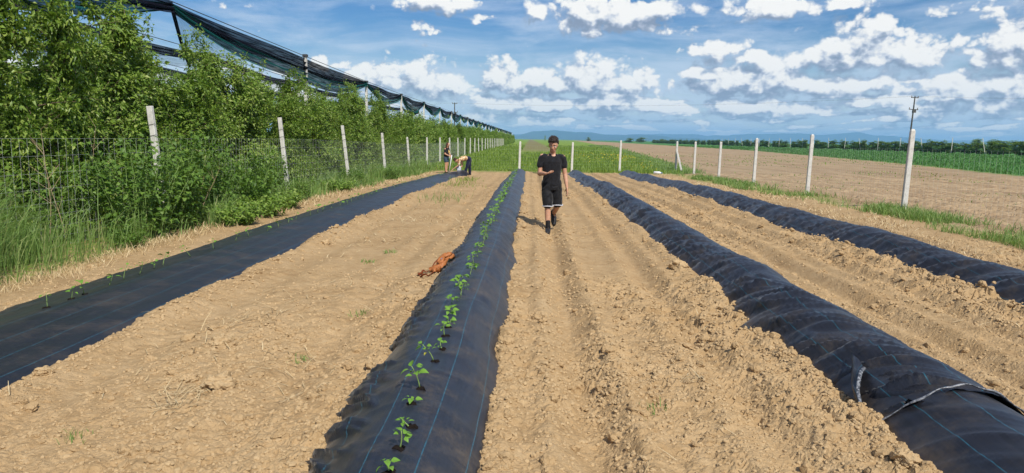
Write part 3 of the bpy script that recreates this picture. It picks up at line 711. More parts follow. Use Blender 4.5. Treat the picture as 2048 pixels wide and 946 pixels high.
def build_fences():
    g = random.Random(5)
    pm = {h: post_mesh(h) for h in (1.75, 1.85, 2.0, 2.1, 2.2)}; pf = {h: post_mesh(h, 0.115, 0.10, True) for h in (2.0, 2.1, 2.2)}; ties = tie_mesh((0.5, 0.9, 1.35, 1.65, 1.85))
    def post(x, y, h, lx, ly, label, group, rz=0.0, tied=False):
        o = link('concrete_post', (pf if group == 'posts of the left fence' else pm)[h], loc=(x, y, float(gz(y)))); o.rotation_euler = (ly, lx, rz); tag(o, label, 'fence post', group); 
        if tied: link('tie_wire', ties, o)['kind'] = 'stuff'
        return o
    # left fence: a post every 6.85 m
    ys = [13.15 + 6.86*i for i in range(-1, 26)]
    for i, y in enumerate(ys):
        lab = 'leaning pale concrete post of the left fence, %s along from the near end' % ordinal(i-1) if 1 <= i <= 14 else 'small far concrete post of the left fence'
        post(LF_X, y, 2.2 if i < 4 else (2.1 if i < 5 else 2.0), R_(-5.2 + g.uniform(-1, 1)) if i < 6 else R_(g.uniform(-1.5, 1)), R_(g.uniform(-1, 1)), lab, 'posts of the left fence', tied=i < 6)
    def mesh_run(pts, hts, dx, y_to, name, label, r=0.0024):
        A = []; B = []
        for (p, q) in zip(pts[:-1], pts[1:]):
            p = np.array(p); q = np.array(q); L = np.linalg.norm(q-p); n = int(L/dx)
            for h in hts: A.append((*p, gz(p[1])+h)); B.append((*q, gz(q[1])+h))
            if max(p[1], q[1]) > y_to: continue
            for k in range(n):
                t = (k+0.5)/n; c = p*(1-t)+q*t; j = np.array([g.gauss(0, 0.006), g.gauss(0, 0.006)])
                A.append((*(c+j), gz(c[1])+hts[0])); B.append((*(c-j), gz(c[1])+hts[-1]))
        V, F = wires(A, B, r); o = link(name, mesh_np(name, V, F, MATS['galvanised_wire']))
        return tag(o, label, 'wire fence')
    HT = [0.06, 0.20, 0.35, 0.52, 0.70, 0.90, 1.12, 1.36, 1.60]
    mesh_run([(LF_X+0.07, y) for y in ys], HT, 0.155, 75, 'wire_fence', 'galvanised square-mesh wire fence in front of the orchard on the left', 0.0014)
    # right fence and the far cross fence
    rp = [(9.62, 18.4, 2.1, 1.2), (10.05, 25.9, 2.1, 1.0), (10.2, 32.6, 2.1, 0.9), (10.3, 39.0, 2.0, 0.6), (10.0, 43.6, 2.0, 0.5)]
    names = ['tallest nearest white concrete post of the right fence', 'second white concrete post of the right fence from the camera', 'third white concrete post of the right fence from the camera', 'fourth white concrete post of the right fence from the camera', 'farthest upright post of the right fence before the braced corner']
    for (x, y, h, l), nm in zip(rp, names): post(x, y, h, R_(l), R_(0.4), nm, 'posts of the right fence')
    c = empty('corner_post', (9.42, 46.2, float(gz(46.2))), 'braced corner post with a slanting concrete strut at the far right', 'fence post', 'posts of the right fence')
    o = link('post', pm[2.0], c); o.rotation_euler = (0, R_(0.8), 0)
    link('brace', MB().tube([(0.30, -0.75, -0.1), (0.01, -0.06, 1.42)], 0.068, 4).mesh('brace', MATS['concrete']), c)
    bp = [(5.66, 45.0, 2.0), (2.55, 43.2, 1.85), (-0.62, 42.9, 1.85)]
    names = ['white post of the far cross fence right of the walking person, beyond the right-hand bed', 'white post of the far cross fence just right of the walking person', 'white post of the far cross fence behind the seedling bed end']
    for (x, y, h), nm in zip(bp, names): post(x, y, h, R_(0.9), 0, nm, 'posts of the far cross fence')
    mesh_run([(10.9, 6.0), (10.3, 12.0)] + [(x, y) for x, y, _, _ in rp] + [(9.42, 46.2)], HT, 0.16, 80, 'wire_fence', 'thin wire mesh fence running along the right side of the plot', 0.0011)
    mesh_run([(9.42, 46.2), (5.66, 45.0), (2.55, 43.2), (-0.62, 42.9), (-3.8, 43.0), (LF_X+0.1, 43.3)], HT, 0.16, 80, 'wire_fence', 'fine wire mesh fence crossing the far end of the beds', 0.0013)
build_fences()
# ------------------------------------------------------------------ tall grass and weeds along the left fence
def stuff(name, V, F, mat, label, cat='grass'):
    o = link(name, mesh_np(name, V, F, MATS[mat] if isinstance(mat, str) else mat)); return tag(o, label, cat, kind='stuff')
def build_left_verge():
    g = np.random.default_rng(21)
    n = 50000; y = 4.5*np.exp(g.uniform(0, math.log(46/4.5), n)); x = g.uniform(-7.45, -5.45, n)
    den = 0.42 + 1.9*fbm(x*0.9, y*0.6, 3, 301); edge = -5.72 + 0.42*fbm(y*0.55, y*0+3, 3, 305)
    bush = np.exp(-((y-11.8)/1.1)**2)*0.85 + np.exp(-((y-15.5)/1.4)**2)*0.6
    keep = (x < edge) & (g.random(n) < np.clip(den, 0.10, 1)*(1-bush)); x, y = x[keep], y[keep]; n = len(x)
    h = (0.42 + 0.50*np.clip(0.5+1.4*fbm(x*0.6, y*0.4, 2, 311), 0, 1))*g.uniform(0.35, 1.25, n)*np.where(y < 9.8, 1.30, 1.0)*np.clip((edge[keep]-x)/0.35+0.35, 0.35, 1)
    lean = g.normal(0, 0.36, (n, 2)) + np.array([[0.22, 0.0]])
    V, F = blades(np.stack([x, y, gz(y)-0.01], 1), h, np.clip(0.0013*y, 0.011, 0.035)*g.uniform(0.5, 1.3, n), lean, 0.24, g)
    stuff('verge_grass', V, F, 'grass', 'tall green grass growing along the foot of the left fence')
    # dry litter and low tufts at its edge
    n = 5000; y = 5*np.exp(g.uniform(0, math.log(40/5), n)); x = -5.70 + g.normal(0, 0.16, n)
    V, F = blades(np.stack([x, y, soil_z(x, y)-0.005], 1), g.uniform(0.04, 0.16, n), np.clip(0.0009*y, 0.006, 0.02), g.normal(0, 0.7, (n, 2)), 0.4, g)
    stuff('dry_litter', V, F, 'straw', 'dry yellow grass litter at the edge of the left verge', 'dry grass')
build_left_verge()
def weed(seed, h, r, stems, per, leaf, mat='weed_leaf', wd=0.62):
    g = np.random.default_rng(seed); mb = MB(); P = []; A = []; N = []
    for k in range(stems):
        a = g.uniform(0, 6.28); rr = r*math.sqrt(g.uniform(0, 1))*0.55; hh = h*g.uniform(0.55, 1.05); t = np.linspace(0, 1, 5)
        o = np.array([math.cos(a)*rr, math.sin(a)*rr, 0]); sp = r*g.uniform(0.25, 0.75); a2 = a + g.normal(0, 0.6)
        path = o + np.stack([math.cos(a2)*sp*t**1.5, math.sin(a2)*sp*t**1.5, hh*t], 1); mb.tube(path, np.linspace(0.006, 0.002, 5), 3, caps=False)
        f = g.uniform(0.12, 1, per)*4; i = np.minimum(f.astype(int), 3); w = (f-i)[:, None]; c = path[i]*(1-w)+path[i+1]*w
        off = g.normal(0, 1, (per, 3))*np.array([1, 1, 0.35]); off = _norm(off)
        P.append(c + off*g.uniform(0.01, 0.07, (per, 1))); A.append(off + np.array([[0, 0, -0.1]])); N.append(np.array([[0.1, -0.25, 1.0]]) + g.normal(0, 0.35, (per, 3)))
    P = np.concatenate(P); P[:, 2] = np.maximum(P[:, 2], 0.02); L = leaf*g.uniform(0.55, 1.25, len(P))
    V, F = leaves(P, np.concatenate(A), np.concatenate(N), L, L*wd, 0.2, 0.12, g)
    return mb.mesh('stem', MATS['seedling_stem']), mesh_np('foliage', V, F, MATS[mat])
def build_weeds():
    tall = [weed(400+i, 1.15, 0.55, 46, 46, 0.075) for i in range(2)]; low = [weed(410+i, 0.42, 0.55, 46, 24, 0.075, 'young_leaf', 0.85) for i in range(2)]; mid = [weed(420+i, 0.72, 0.5, 40, 30, 0.07) for i in range(2)]
    spots = [(tall[0], -6.35, 11.3, 1.35, 'tall dark leafy weed clump at the foot of the first fence post'), (tall[1], -6.45, 12.45, 1.55, 'tall bushy weed clump hiding the base of the first left fence post'),
      (mid[0], -5.85, 10.2, 0.6, 'dark low bramble tuft sprawling onto the soil at the verge edge'), (tall[0], -6.5, 13.9, 1.30, 'leafy weed clump just beyond the first left fence post'),
      (low[0], -5.55, 13.2, 1.0, 'low bright green creeping weed mat beside the wide flat bed'), (low[1], -5.65, 14.6, 1.15, 'spreading bright green weed patch bulging toward the flat bed'),
      (mid[1], -6.1, 15.4, 1.5, 'mid-height leafy weed clump between the first and second fence posts'), (tall[1], -6.6, 16.8, 1.2, 'tall weed clump in the verge before the second left fence post'),
      (low[0], -5.75, 16.4, 0.95, 'low round-leaved weed clump at the verge edge before the second post'), (mid[0], -6.1, 18.6, 0.95, 'leafy weed clump in front of the second left fence post'),
      (mid[1], -6.2, 24.5, 1.0, 'leafy weed clump in the verge short of the third post'), (mid[0], -6.1, 31.0, 1.0, 'distant leafy weed clump in the left verge'), (low[1], -5.9, 22.0, 0.9, 'low weed patch on the verge edge past the second post')]
    spots += [(tall[1], -7.25, 7.6, 0.95, 'leafy growth pressed against the wire mesh at the left edge'), (tall[0], -7.3, 9.2, 1.0, 'leafy growth behind the mesh right of the left edge'), (tall[1], -7.3, 10.9, 1.1, 'leafy growth behind the mesh left of the first post'), (tall[0], -7.3, 14.6, 1.1, 'leafy growth behind the mesh beyond the first post'), (tall[1], -7.3, 17.0, 1.0, 'leafy growth behind the mesh midway between the first two posts'), (tall[0], -7.3, 19.5, 1.0, 'leafy growth behind the mesh at the second post')]
    for i, (m, x, y, s, lab) in enumerate(spots):
        e = empty('weed_clump', (x, y, float(gz(y))), lab, 'weed', 'weed clumps of the left verge', i*1.7); e.scale = (s, s, s); link('stem', m[0], e); link('foliage', m[1], e)
    # dead stalks standing in the verge
    g = np.random.default_rng(5)
    for i, (x, y, h, lx) in enumerate(((-6.9, 9.9, 1.75, 0.05), (-6.8, 10.1, 1.45, -0.10), (-6.95, 11.2, 1.8, 0.03), (-6.1, 12.9, 1.1, 0.35), (-6.6, 14.0, 1.3, 0.1))):
        m = MB(); t = np.linspace(0, 1, 6); p = np.stack([lx*h*t + 0.03*np.sin(t*5+i), 0.05*np.sin(t*4+i), h*t], 1); m.tube(p, np.linspace(0.007, 0.002, 6), 5)
        for k in range(7):
            b = p[2 + k % 4]; d = g.normal(0, 0.12, 3); d[2] = 0.16; m.tube([b, b+d*0.6, b+d*1.3], [0.004, 0.003, 0.002], 3, caps=False)
        tag(m.build('dead_stalk', MATS['dry_stalk'], loc=(x, y, float(gz(y))-0.02)), ['tall branched dead stalk near the left edge', 'leaning dead weed stalk near the left edge', 'tallest dead stalk left of the first fence post', 'slanting dead stalk across the weeds by the first post', 'dead stalk just beyond the first left fence post'][i], 'stalk', 'dead stalks in the left verge')
build_weeds()

def build_right_and_fields():
    g = np.random.default_rng(31)
    n = 26000; y = 10*np.exp(g.uniform(0, math.log(46/10), n)); x = 8.95 + 0.25*np.sin(y*0.4) + g.normal(0, 0.42, n)
    keep = (g.random(n) < np.clip(0.35 + 1.9*fbm(x*0.9, y*0.5, 3, 321), 0, 1)) & (x > 8.1); x, y = x[keep], y[keep]; n = len(x)
    V, F = blades(np.stack([x, y, gz(y)-0.01], 1), g.uniform(0.10, 0.34, n), np.clip(0.0010*y, 0.01, 0.035), g.normal(0, 0.5, (n, 2)), 0.35, g)
    stuff('verge_grass', V, F, 'grass', 'patchy green grass strip along the foot of the right fence')
    n = 9000; y = 9*np.exp(g.uniform(0, math.log(44/9), n)); x = 8.1 + g.normal(0, 0.75, n)
    keep = g.random(n) < np.clip(0.25 + 2.2*fbm(x*0.7, y*0.4, 3, 325), 0, 1); x, y = x[keep], y[keep]; n = len(x)
    V, F = blades(np.stack([x, y, soil_z(x, y)], 1), g.uniform(0.03, 0.12, n), np.clip(0.0009*y, 0.007, 0.02), g.normal(0, 1.1, (n, 2)), 0.5, g)
    stuff('dry_litter', V, F, 'straw', 'pale dry straw litter between the right-hand bed and fence', 'dry grass')
    # meadow beyond the cross fence
    n = 52000; y = 43.6*np.exp(g.uniform(0, math.log(190/43.6), n)**1.15); x = g.uniform(-8.0, 1, n)*0 + (-6.9 + g.random(n)*(np.interp(y, _MY, _MX)+6.6))
    h = g.uniform(0.16, 0.42, n)*(0.65+np.clip(0.5+fbm(x*0.5, y*0.3, 3, 331), 0, 1)); h *= np.where(y < 47, 0.8, 1)
    keep = ~((np.abs(x-1.6) < 3.0) & (y > 95)); x, y, h = x[keep], y[keep], h[keep]; n = len(x)
    V, F = blades(np.stack([x, y, gz(y)-0.01], 1), h, 0.0009*y*g.uniform(0.5, 1.3, n), g.normal(0, 0.38, (n, 2)), 0.3, g)
    stuff('meadow_grass', V, F, 'meadow_grass', 'fresh green meadow grass beyond the cross fence')
    n = 800; y = 44.5*np.exp(g.uniform(0, math.log(90/44.5), n)); x = np.interp(y, _MY, _MX) - 1.0 - np.abs(g.normal(0, 3.2, n)); keep = vnoise(x*0.6, y*0.35, 335) > -0.05; x, y = x[keep], y[keep]; n = len(x)
    P = np.stack([x, y, gz(y) + g.uniform(0.22, 0.48, n)], 1); L = 0.0014*y*g.uniform(0.6, 1.3, n)
    V, F = leaves(P, g.normal(0, 1, (n, 3))*np.array([1, 1, 0.2]), g.normal(0, 0.5, (n, 3)) + np.array([[0, -0.6, 0.8]]), L, L*0.9, 0.1, 0.1, g)
    stuff('yellow_flowers', V, F, 'yellow_flower', 'yellow flowers dotting the right half of the meadow', 'flowers')
    # green strip of grass between meadow and tilled field
    n = 12000; y = 44*np.exp(g.uniform(0, math.log(260/44), n)); x = np.interp(y, _MY, _MX) + g.normal(0, 0.45, n)*(1+y/90)
    V, F = blades(np.stack([x, y, gz(y)-0.01], 1), g.uniform(0.15, 0.42, n), 0.0011*y, g.normal(0, 0.4, (n, 2)), 0.3, g)
    stuff('boundary_grass', V, F, 'grass', 'darker grass strip between the meadow and the tilled field')
    # crop rows and sparse sprouts on the tilled field
    n = 34000; y = 36*np.exp(g.uniform(0, math.log(330/36), n)); x = np.interp(y, _TY, _TX) + (ORCH_X-6-np.interp(y, _TY, _TX))*g.random(n)**1.4
    keep = x < 1.0*y + 12; x, y = x[keep], y[keep]; n = len(x)
    V, F = blades(np.stack([x, y, gz(y)-0.02], 1), g.uniform(0.16, 0.40, n), 0.0013*y*g.uniform(0.6, 1.3, n), g.normal(0, 0.45, (n, 2)), 0.3, g)
    stuff('crop_leaves', V, F, 'crop_leaf', 'dark green young crop covering the field on the right')
    n = 9000; y = 11*np.exp(g.uniform(0, math.log(120/11), n)); lo = np.interp(y, _MY, _MX)+0.8; x = lo + (np.interp(y, _TY, _TX)-lo)*g.random(n)
    keep = (x < 0.95*y+6) & (fbm(x*0.35, y*0.2, 3, 341) > 0.10); x, y = x[keep], y[keep]; n = len(x)
    V, F = blades(np.stack([x, y, gz(y)-0.01], 1), g.uniform(0.04, 0.16, n), 0.0011*y, g.normal(0, 0.6, (n, 2)), 0.3, g)
    stuff('field_sprouts', V, F, 'meadow_grass', 'sparse green sprouts scattered on the tilled brown field', 'sprouts')
    # orchard row on the far right with its poles
    r = random.Random(8); y = 118.0; i = 0
    pm = MB().box((0, 0, 2.1), (0.12, 0.12, 4.0)).mesh('orchard_pole', MATS['concrete'])
    while y < 660:
        e = put_tree(FAR_TREES[r.randrange(3)], ORCH_X + r.uniform(-0.6, 0.6), y, (1.7, 4.4 if y < 250 else 6.0, r.uniform(0.72, 0.92)), r.choice((0, math.pi)), 'tree in the dark orchard row across the green field on the right', 'trees of the far right orchard', z=-0.3)
        y += (5.2 if y < 250 else 8.0)*r.uniform(0.85, 1.15)
    y = 122.0
    while y < 420:
        o = link('orchard_pole', pm, loc=(ORCH_X-1.6, y, -0.35)); o.rotation_euler = (r.uniform(-0.05, 0.05), r.choice((0.0, 0.0, -0.22))+r.uniform(-0.03, 0.03), 0)
        tag(o, 'thin pale pole along the far right orchard row', 'pole', 'poles of the far right orchard'); y += 13.0*r.uniform(0.9, 1.1)
    # scattered trees on the horizon
    for (px, d, w, h) in ((1258, 800, 12, 4.6), (1282, 820, 16, 5.6), (1325, 900, 11, 4.6), (1342, 920, 9, 4), (1176, 1100, 9, 6), (1090, 950, 2.2, 7), (1960, 620, 14, 7), (1990, 630, 20, 6.5), (2025, 640, 18, 6)):
        a, _ = az_el(px, 285); x, yy = math.sin(a)*d, math.cos(a)*d
        put_tree(FAR_TREES[r.randrange(3)], x, yy, (w/1.9, w/1.9, h/3.7), r.uniform(0, 6), 'rounded tree standing far off on the flat horizon', 'trees on the horizon', z=-0.3)
build_right_and_fields()

# ------------------------------------------------------------------ power line
def build_power_line():
    tops = []
    for (px, py_base, d, h, lean, lab) in ((1817, 290, 138, 10.0, 0.035, 'slim dark utility pole with crossarms above the right fence'), (909, 276, 168, 10.0, 0.0, 'utility pole with crossarms rising above the hail net')):
        a, _ = az_el(px, py_base); x, y = math.sin(a)*d, math.cos(a)*d
        e = empty('utility_pole', (x, y, -0.3), lab, 'utility pole', 'poles of the power line'); e.rotation_euler.y = lean
        MB().tube([(0, 0, -0.3), (0, 0, h)], [0.17, 0.10], 8).build('pole', MATS['old_pole'], e)
        for z, w in ((h-0.15, 1.2), (h-2.1, 1.5)):
            c = MB().box((0, 0, z), (w, 0.14, 0.12)).build('crossarm', MATS['old_pole'], e)
            for s in (-0.45, 0.0, 0.45):
                MB().tube([(s*w, 0, z+0.05), (s*w, 0, z+0.32)], [0.07, 0.05], 6).build('insulator', MATS['insulator'], c)
        MB().box((0.15, 0, h-2.4), (0.5, 0.35, 0.45)).build('switch_box', MATS['old_pole'], e)
        tops.append(np.array([x, y, h-0.3]))
    # the line runs on past both poles
    A, B = tops[1], tops[0]; d = B-A; chain = [A - d, A, B, B + d]
    for k, off in enumerate((-0.9, 0.0, 0.9)):
        m = MB()
        for p, q in zip(chain[:-1], chain[1:]):
            t = np.linspace(0, 1, 14); nrm = np.array([d[1], -d[0], 0])/np.linalg.norm(d[:2])
            m.tube([p*(1-s)+q*s + nrm*0 + np.array([0, off, 0.05 - 2.2*4*s*(1-s)*0.5]) for s in t], 0.0035, 4, caps=False)
        tag(m.build('power_cable', MATS['dark_wire']), ['nearest of three faint power cables strung across the sky', 'middle of three faint power cables strung across the sky', 'farthest of three faint power cables strung across the sky'][k], 'cable', 'power cables')
material('old_pole', lambda t: principled(t, (0.085, 0.080, 0.075), 0.85)); material('insulator', lambda t: principled(t, (0.20, 0.17, 0.15), 0.3))
build_power_line()

# ------------------------------------------------------------------ hills and the air in front of them
def hills_mat(t):
    n = t.noise(geopos(t), 0.004, 6, 0.65)
    return principled(t, t.ramp(n, [(0.35, (0.016, 0.042, 0.050)), (0.65, (0.040, 0.080, 0.075))]), 1.0, 0.0)
material('hills', hills_mat)
def build_hills():
    for nm, D, prof, jit in (('hills', 9500.0, [(300, 8), (700, 9), (900, 8), (1000, 6), (1035, 8), (1060, 15), (1100, 19), (1130, 17), (1180, 15), (1230, 11), (1270, 13), (1310, 10), (1380, 6), (1500, 4), (1700, 4), (2300, 4)], 1.2),
                             ('hills', 13500.0, [(300, 8), (900, 10), (1100, 10), (1250, 12), (1330, 13), (1400, 13), (1500, 16), (1560, 18), (1650, 17), (1700, 20), (1760, 16), (1850, 11), (1950, 9), (2300, 8)], 1.5)):
        a = np.linspace(-0.62, 0.75, 420); px = 1024 + 1419*np.tan(a - R_(-1.33) + 0.0)
        hp = np.interp(px, [p for p, _ in prof], [h for _, h in prof]) + jit*fbm(a*45, a*0, 4, 351 + int(D))*2
        hm = np.maximum(hp, 1.0)/1419*D; rows = []
        for k, (dd, f) in enumerate(((0, -0.02), (300, 0.30), (700, 0.62), (1100, 0.85), (1500, 1.0), (2400, 0.3), (3000, -0.02))):
            r = D - 1500 + dd; wob = 1 + 0.22*fbm(a*80 + k, a*0 + k*3, 3, 361)*(0 < f < 1)
            rows.append(np.stack([np.sin(a)*r, np.cos(a)*r, hm*f*wob - 2], 1))
        o = link(nm, mesh_np(nm, np.concatenate(rows), grid_faces(7, 420), MATS['hills'], True)); tag(o, kind='structure')
build_hills()
def build_haze():
    m = bpy.data.materials.new('haze'); m.use_nodes = True; nt = m.node_tree; nt.nodes.clear(); t = NT(nt)
    v = t.n('ShaderNodeVolumePrincipled'); v.inputs['Color'].default_value = (0.34, 0.62, 1.0, 1); v.inputs['Density'].default_value = 1.25e-4; v.inputs['Anisotropy'].default_value = 0.0
    out = t.n('ShaderNodeOutputMaterial'); t.l(v.outputs[0], out.inputs['Volume'])
    o = MB().box((0, 7500, 101), (34000, 17600, 205)).build('haze', m); tag(o, kind='stuff')
build_haze()
# ------------------------------------------------------------------ clods, straw and small plants on the soil
def _ico(sub):
    bm = bmesh.new(); bmesh.ops.create_icosphere(bm, subdivisions=sub, radius=1.0)
    V = np.array([v.co[:] for v in bm.verts]); F = np.array([[v.index for v in f.verts] for f in bm.faces]); bm.free(); return V, F
def clod_cloud(x, y, r, sub, g, sink=0.35):
    V0, F0 = _ico(sub); n = len(x); nv = len(V0)
    sc = r[:, None, None]*g.uniform(0.65, 1.25, (n, 1, 3))*np.array([1, 1, 0.75]); V = V0[None]*(1 + g.normal(0, 0.17, (n, nv, 1)))*sc
    a = g.uniform(0, 6.28, n); c, s = np.cos(a)[:, None], np.sin(a)[:, None]
    X = V[..., 0]*c - V[..., 1]*s; Y = V[..., 0]*s + V[..., 1]*c; z = soil_z(x, y) + r*(0.75-2*sink)
    P = np.stack([X + x[:, None], Y + y[:, None], V[..., 2] + z[:, None]], 2).reshape(-1, 3)
    return P, (F0[None] + (np.arange(n)*nv)[:, None, None]).reshape(-1, 3)
def on_soil(x):
    ok = np.ones(x.shape, bool)
    for a, b in ((-4.86, -3.42), (-1.06, -0.22), (2.12, 3.02), (5.12, 6.05)): ok &= ~((x > a) & (x < b))
    return ok
def clod_mat(t):
    p = geopos(t); r = t.n('ShaderNodeNewGeometry').outputs['Random Per Island']; n = t.noise(p, 45, 4, 0.65)
    c = t.ramp(t.m('ADD', t.m('MULTIPLY', r, 0.5), t.m('MULTIPLY', n, 0.5)), [(0.2, (0.28, 0.180, 0.086)), (0.5, (0.405, 0.275, 0.142)), (0.8, (0.51, 0.368, 0.205))])
    return principled(t, c, 0.95, 0.1, bump(t, t.noise(p, 110, 4, 0.7), 0.8, 0.01))
material('clod', clod_mat)
def clod_scatter(sub, seed):
    ng = bpy.data.node_groups.new('clod_scatter', 'GeometryNodeTree'); ng.interface.new_socket('Geometry', in_out='INPUT', socket_type='NodeSocketGeometry'); ng.interface.new_socket('Geometry', in_out='OUTPUT', socket_type='NodeSocketGeometry')
    t = NT(ng); gi = t.n('NodeGroupInput'); go = t.n('NodeGroupOutput')
    variants = t.n('GeometryNodeGeometryToInstance')
    for k in range(5):
        ico = t.n('GeometryNodeMeshIcoSphere'); ico.inputs['Radius'].default_value = 1.0; ico.inputs['Subdivisions'].default_value = sub + 1
        no = t.n('ShaderNodeTexNoise', noise_dimensions='4D'); no.inputs['Scale'].default_value = 1.5; no.inputs['W'].default_value = seed*7 + k*3.3; no.inputs['Detail'].default_value = 3.0
        pos = t.n('GeometryNodeInputPosition'); t.l(pos.outputs[0], no.inputs['Vector'])
        sp = t.n('GeometryNodeSetPosition'); t.l(ico.outputs['Mesh'], sp.inputs['Geometry']); t.l(t.vm('MULTIPLY', t.vm('SUBTRACT', no.outputs['Color'], (0.5, 0.5, 0.5)), (1.7, 1.7, 1.2)), sp.inputs['Offset'])
        sm = t.n('GeometryNodeSetMaterial'); sm.inputs['Material'].default_value = MATS['clod']; t.l(sp.outputs[0], sm.inputs['Geometry']); t.l(sm.outputs[0], variants.inputs[0])
    iop = t.n('GeometryNodeInstanceOnPoints'); m2p = t.n('GeometryNodeMeshToPoints'); t.l(gi.outputs[0], m2p.inputs[0]); t.l(m2p.outputs[0], iop.inputs['Points']); t.l(variants.outputs[0], iop.inputs['Instance']); iop.inputs['Pick Instance'].default_value = True
    ri = t.n('FunctionNodeRandomValue', data_type='INT'); ri.inputs['Min'].default_value = 0; ri.inputs['Max'].default_value = 4; t.l(ri.outputs[2], iop.inputs['Instance Index'])
    rr = t.n('FunctionNodeRandomValue', data_type='FLOAT_VECTOR'); rr.inputs[0].default_value = (-0.5, -0.5, 0); rr.inputs[1].default_value = (0.5, 0.5, 6.28); rr.inputs['Seed'].default_value = 3; t.l(rr.outputs[0], iop.inputs['Rotation'])
    na = t.n('GeometryNodeInputNamedAttribute', data_type='FLOAT'); na.inputs[0].default_value = 'rad'
    rs = t.n('FunctionNodeRandomValue', data_type='FLOAT_VECTOR'); rs.inputs[0].default_value = (0.7, 0.7, 0.5); rs.inputs[1].default_value = (1.3, 1.3, 0.95); rs.inputs['Seed'].default_value = 9
    sc = t.vm('SCALE', rs.outputs[0]); sc.node.inputs['Scale'].default_value = 1.0; t.l(na.outputs[0], sc.node.inputs['Scale']); t.l(sc, iop.inputs['Scale']); t.l(iop.outputs[0], go.inputs[0])
    return ng
def build_clods():
    g = np.random.default_rng(77)
    for ki, (n, lo, hi, ymax, pw) in enumerate(((9000, 0.012, 0.040, 22, 2.2), (170000, 0.0030, 0.014, 26, 1.7))):
        y = 2.0*np.exp(g.uniform(0, math.log(ymax/2.0), n)); x = g.uniform(-1, 1, n)*(0.85*y+1.2)
        ed = sum(a*np.exp(-((x-xe)/0.20)**2) for xe, a in EDGES) + 0.5*sum(a*np.exp(-((np.abs(x-xr)-0.2)/0.10)**2) for xr, a in RUTS)
        rough = np.clip(0.42 + 1.7*fbm(x*0.55, y*0.4, 3, 51) + 0.8*fbm(x*2.2, y*1.6, 2, 57), 0.03, 1.2)*(0.38 + 0.74*sstep(-0.6, 1.2, x))
        keep = on_soil(x) & (x > -5.6) & (x < 8.0) & (g.random(n) < rough*(0.35 if ki == 0 else 0.7) + ed*0.45 + 0.5*np.exp(-((x+2.3)/0.5)**2-((y-5.4)/0.9)**2)); x, y = x[keep], y[keep]
        r = lo + (hi-lo)*g.random(len(x))**pw; r = r*(1 + 0.035*y)
        me = bpy.data.meshes.new('soil_clods'); me.vertices.add(len(x)); me.vertices.foreach_set('co', np.stack([x, y, soil_z(x, y) + r*0.02], 1).astype(np.float32).ravel())
        at = me.attributes.new('rad', 'FLOAT', 'POINT'); at.data.foreach_set('value', r.astype(np.float32)); me.materials.append(MATS['clod'])
        o = link('soil_clods', me); tag(o, ['larger loose dry clods scattered between the beds', 'fine dry crumbs covering the soil between the beds'][ki], 'soil clods', kind='stuff')
        o.modifiers.new('scatter', 'NODES').node_group = clod_scatter(2 if ki == 0 else 1, 3.0+ki)
    big = [(-3.32, 4.64, 0.050, 'rounded soil clod lying on the edge of the wide flat bed'), (-2.06, 4.53, 0.085, 'largest flat soil clod among the straw left of the seedling bed'), (-2.30, 4.62, 0.045, 'small round clod left of the largest soil clod'),
           (-3.17, 10.9, 0.07, 'pale clod at the right edge of the wide flat bed'), (2.02, 3.62, 0.06, 'rounded soil clod at the foot of the torn bed, bottom edge'), (1.98, 9.2, 0.11, 'big lumpy clod against the left side of the wrinkled bed'), (-2.45, 5.45, 0.075, 'cracked soil lump left of the seedling bed, beyond the straw tuft')]
    for x, y, r, lab in big:
        V0, F0 = _ico(4); P = V0*np.array([1.15, 1.0, 0.72])
        d_, i_ = worley(V0[:, 0]*2.2+x*9, V0[:, 1]*2.2+V0[:, 2]*1.9, 505)
        P = P*(1 + 0.5*fbm(V0[:, 0]*1.6+x*9, V0[:, 1]*1.6+V0[:, 2]*1.3, 4, 500)[:, None] + 0.22*fbm(V0[:, 0]*5+x, V0[:, 2]*5+V0[:, 1]*4, 3, 510)[:, None] - 0.28*(d_[:, None]-0.4) + rng.normal(0, 0.02, (len(P), 1)))*r
        tag(link('soil_clod', mesh_np('soil_clod', P, F0, MATS['clod'], False), loc=(x, y, float(soil_z(x, y)[0]) + r*0.12)), lab, 'soil clod')
build_clods()
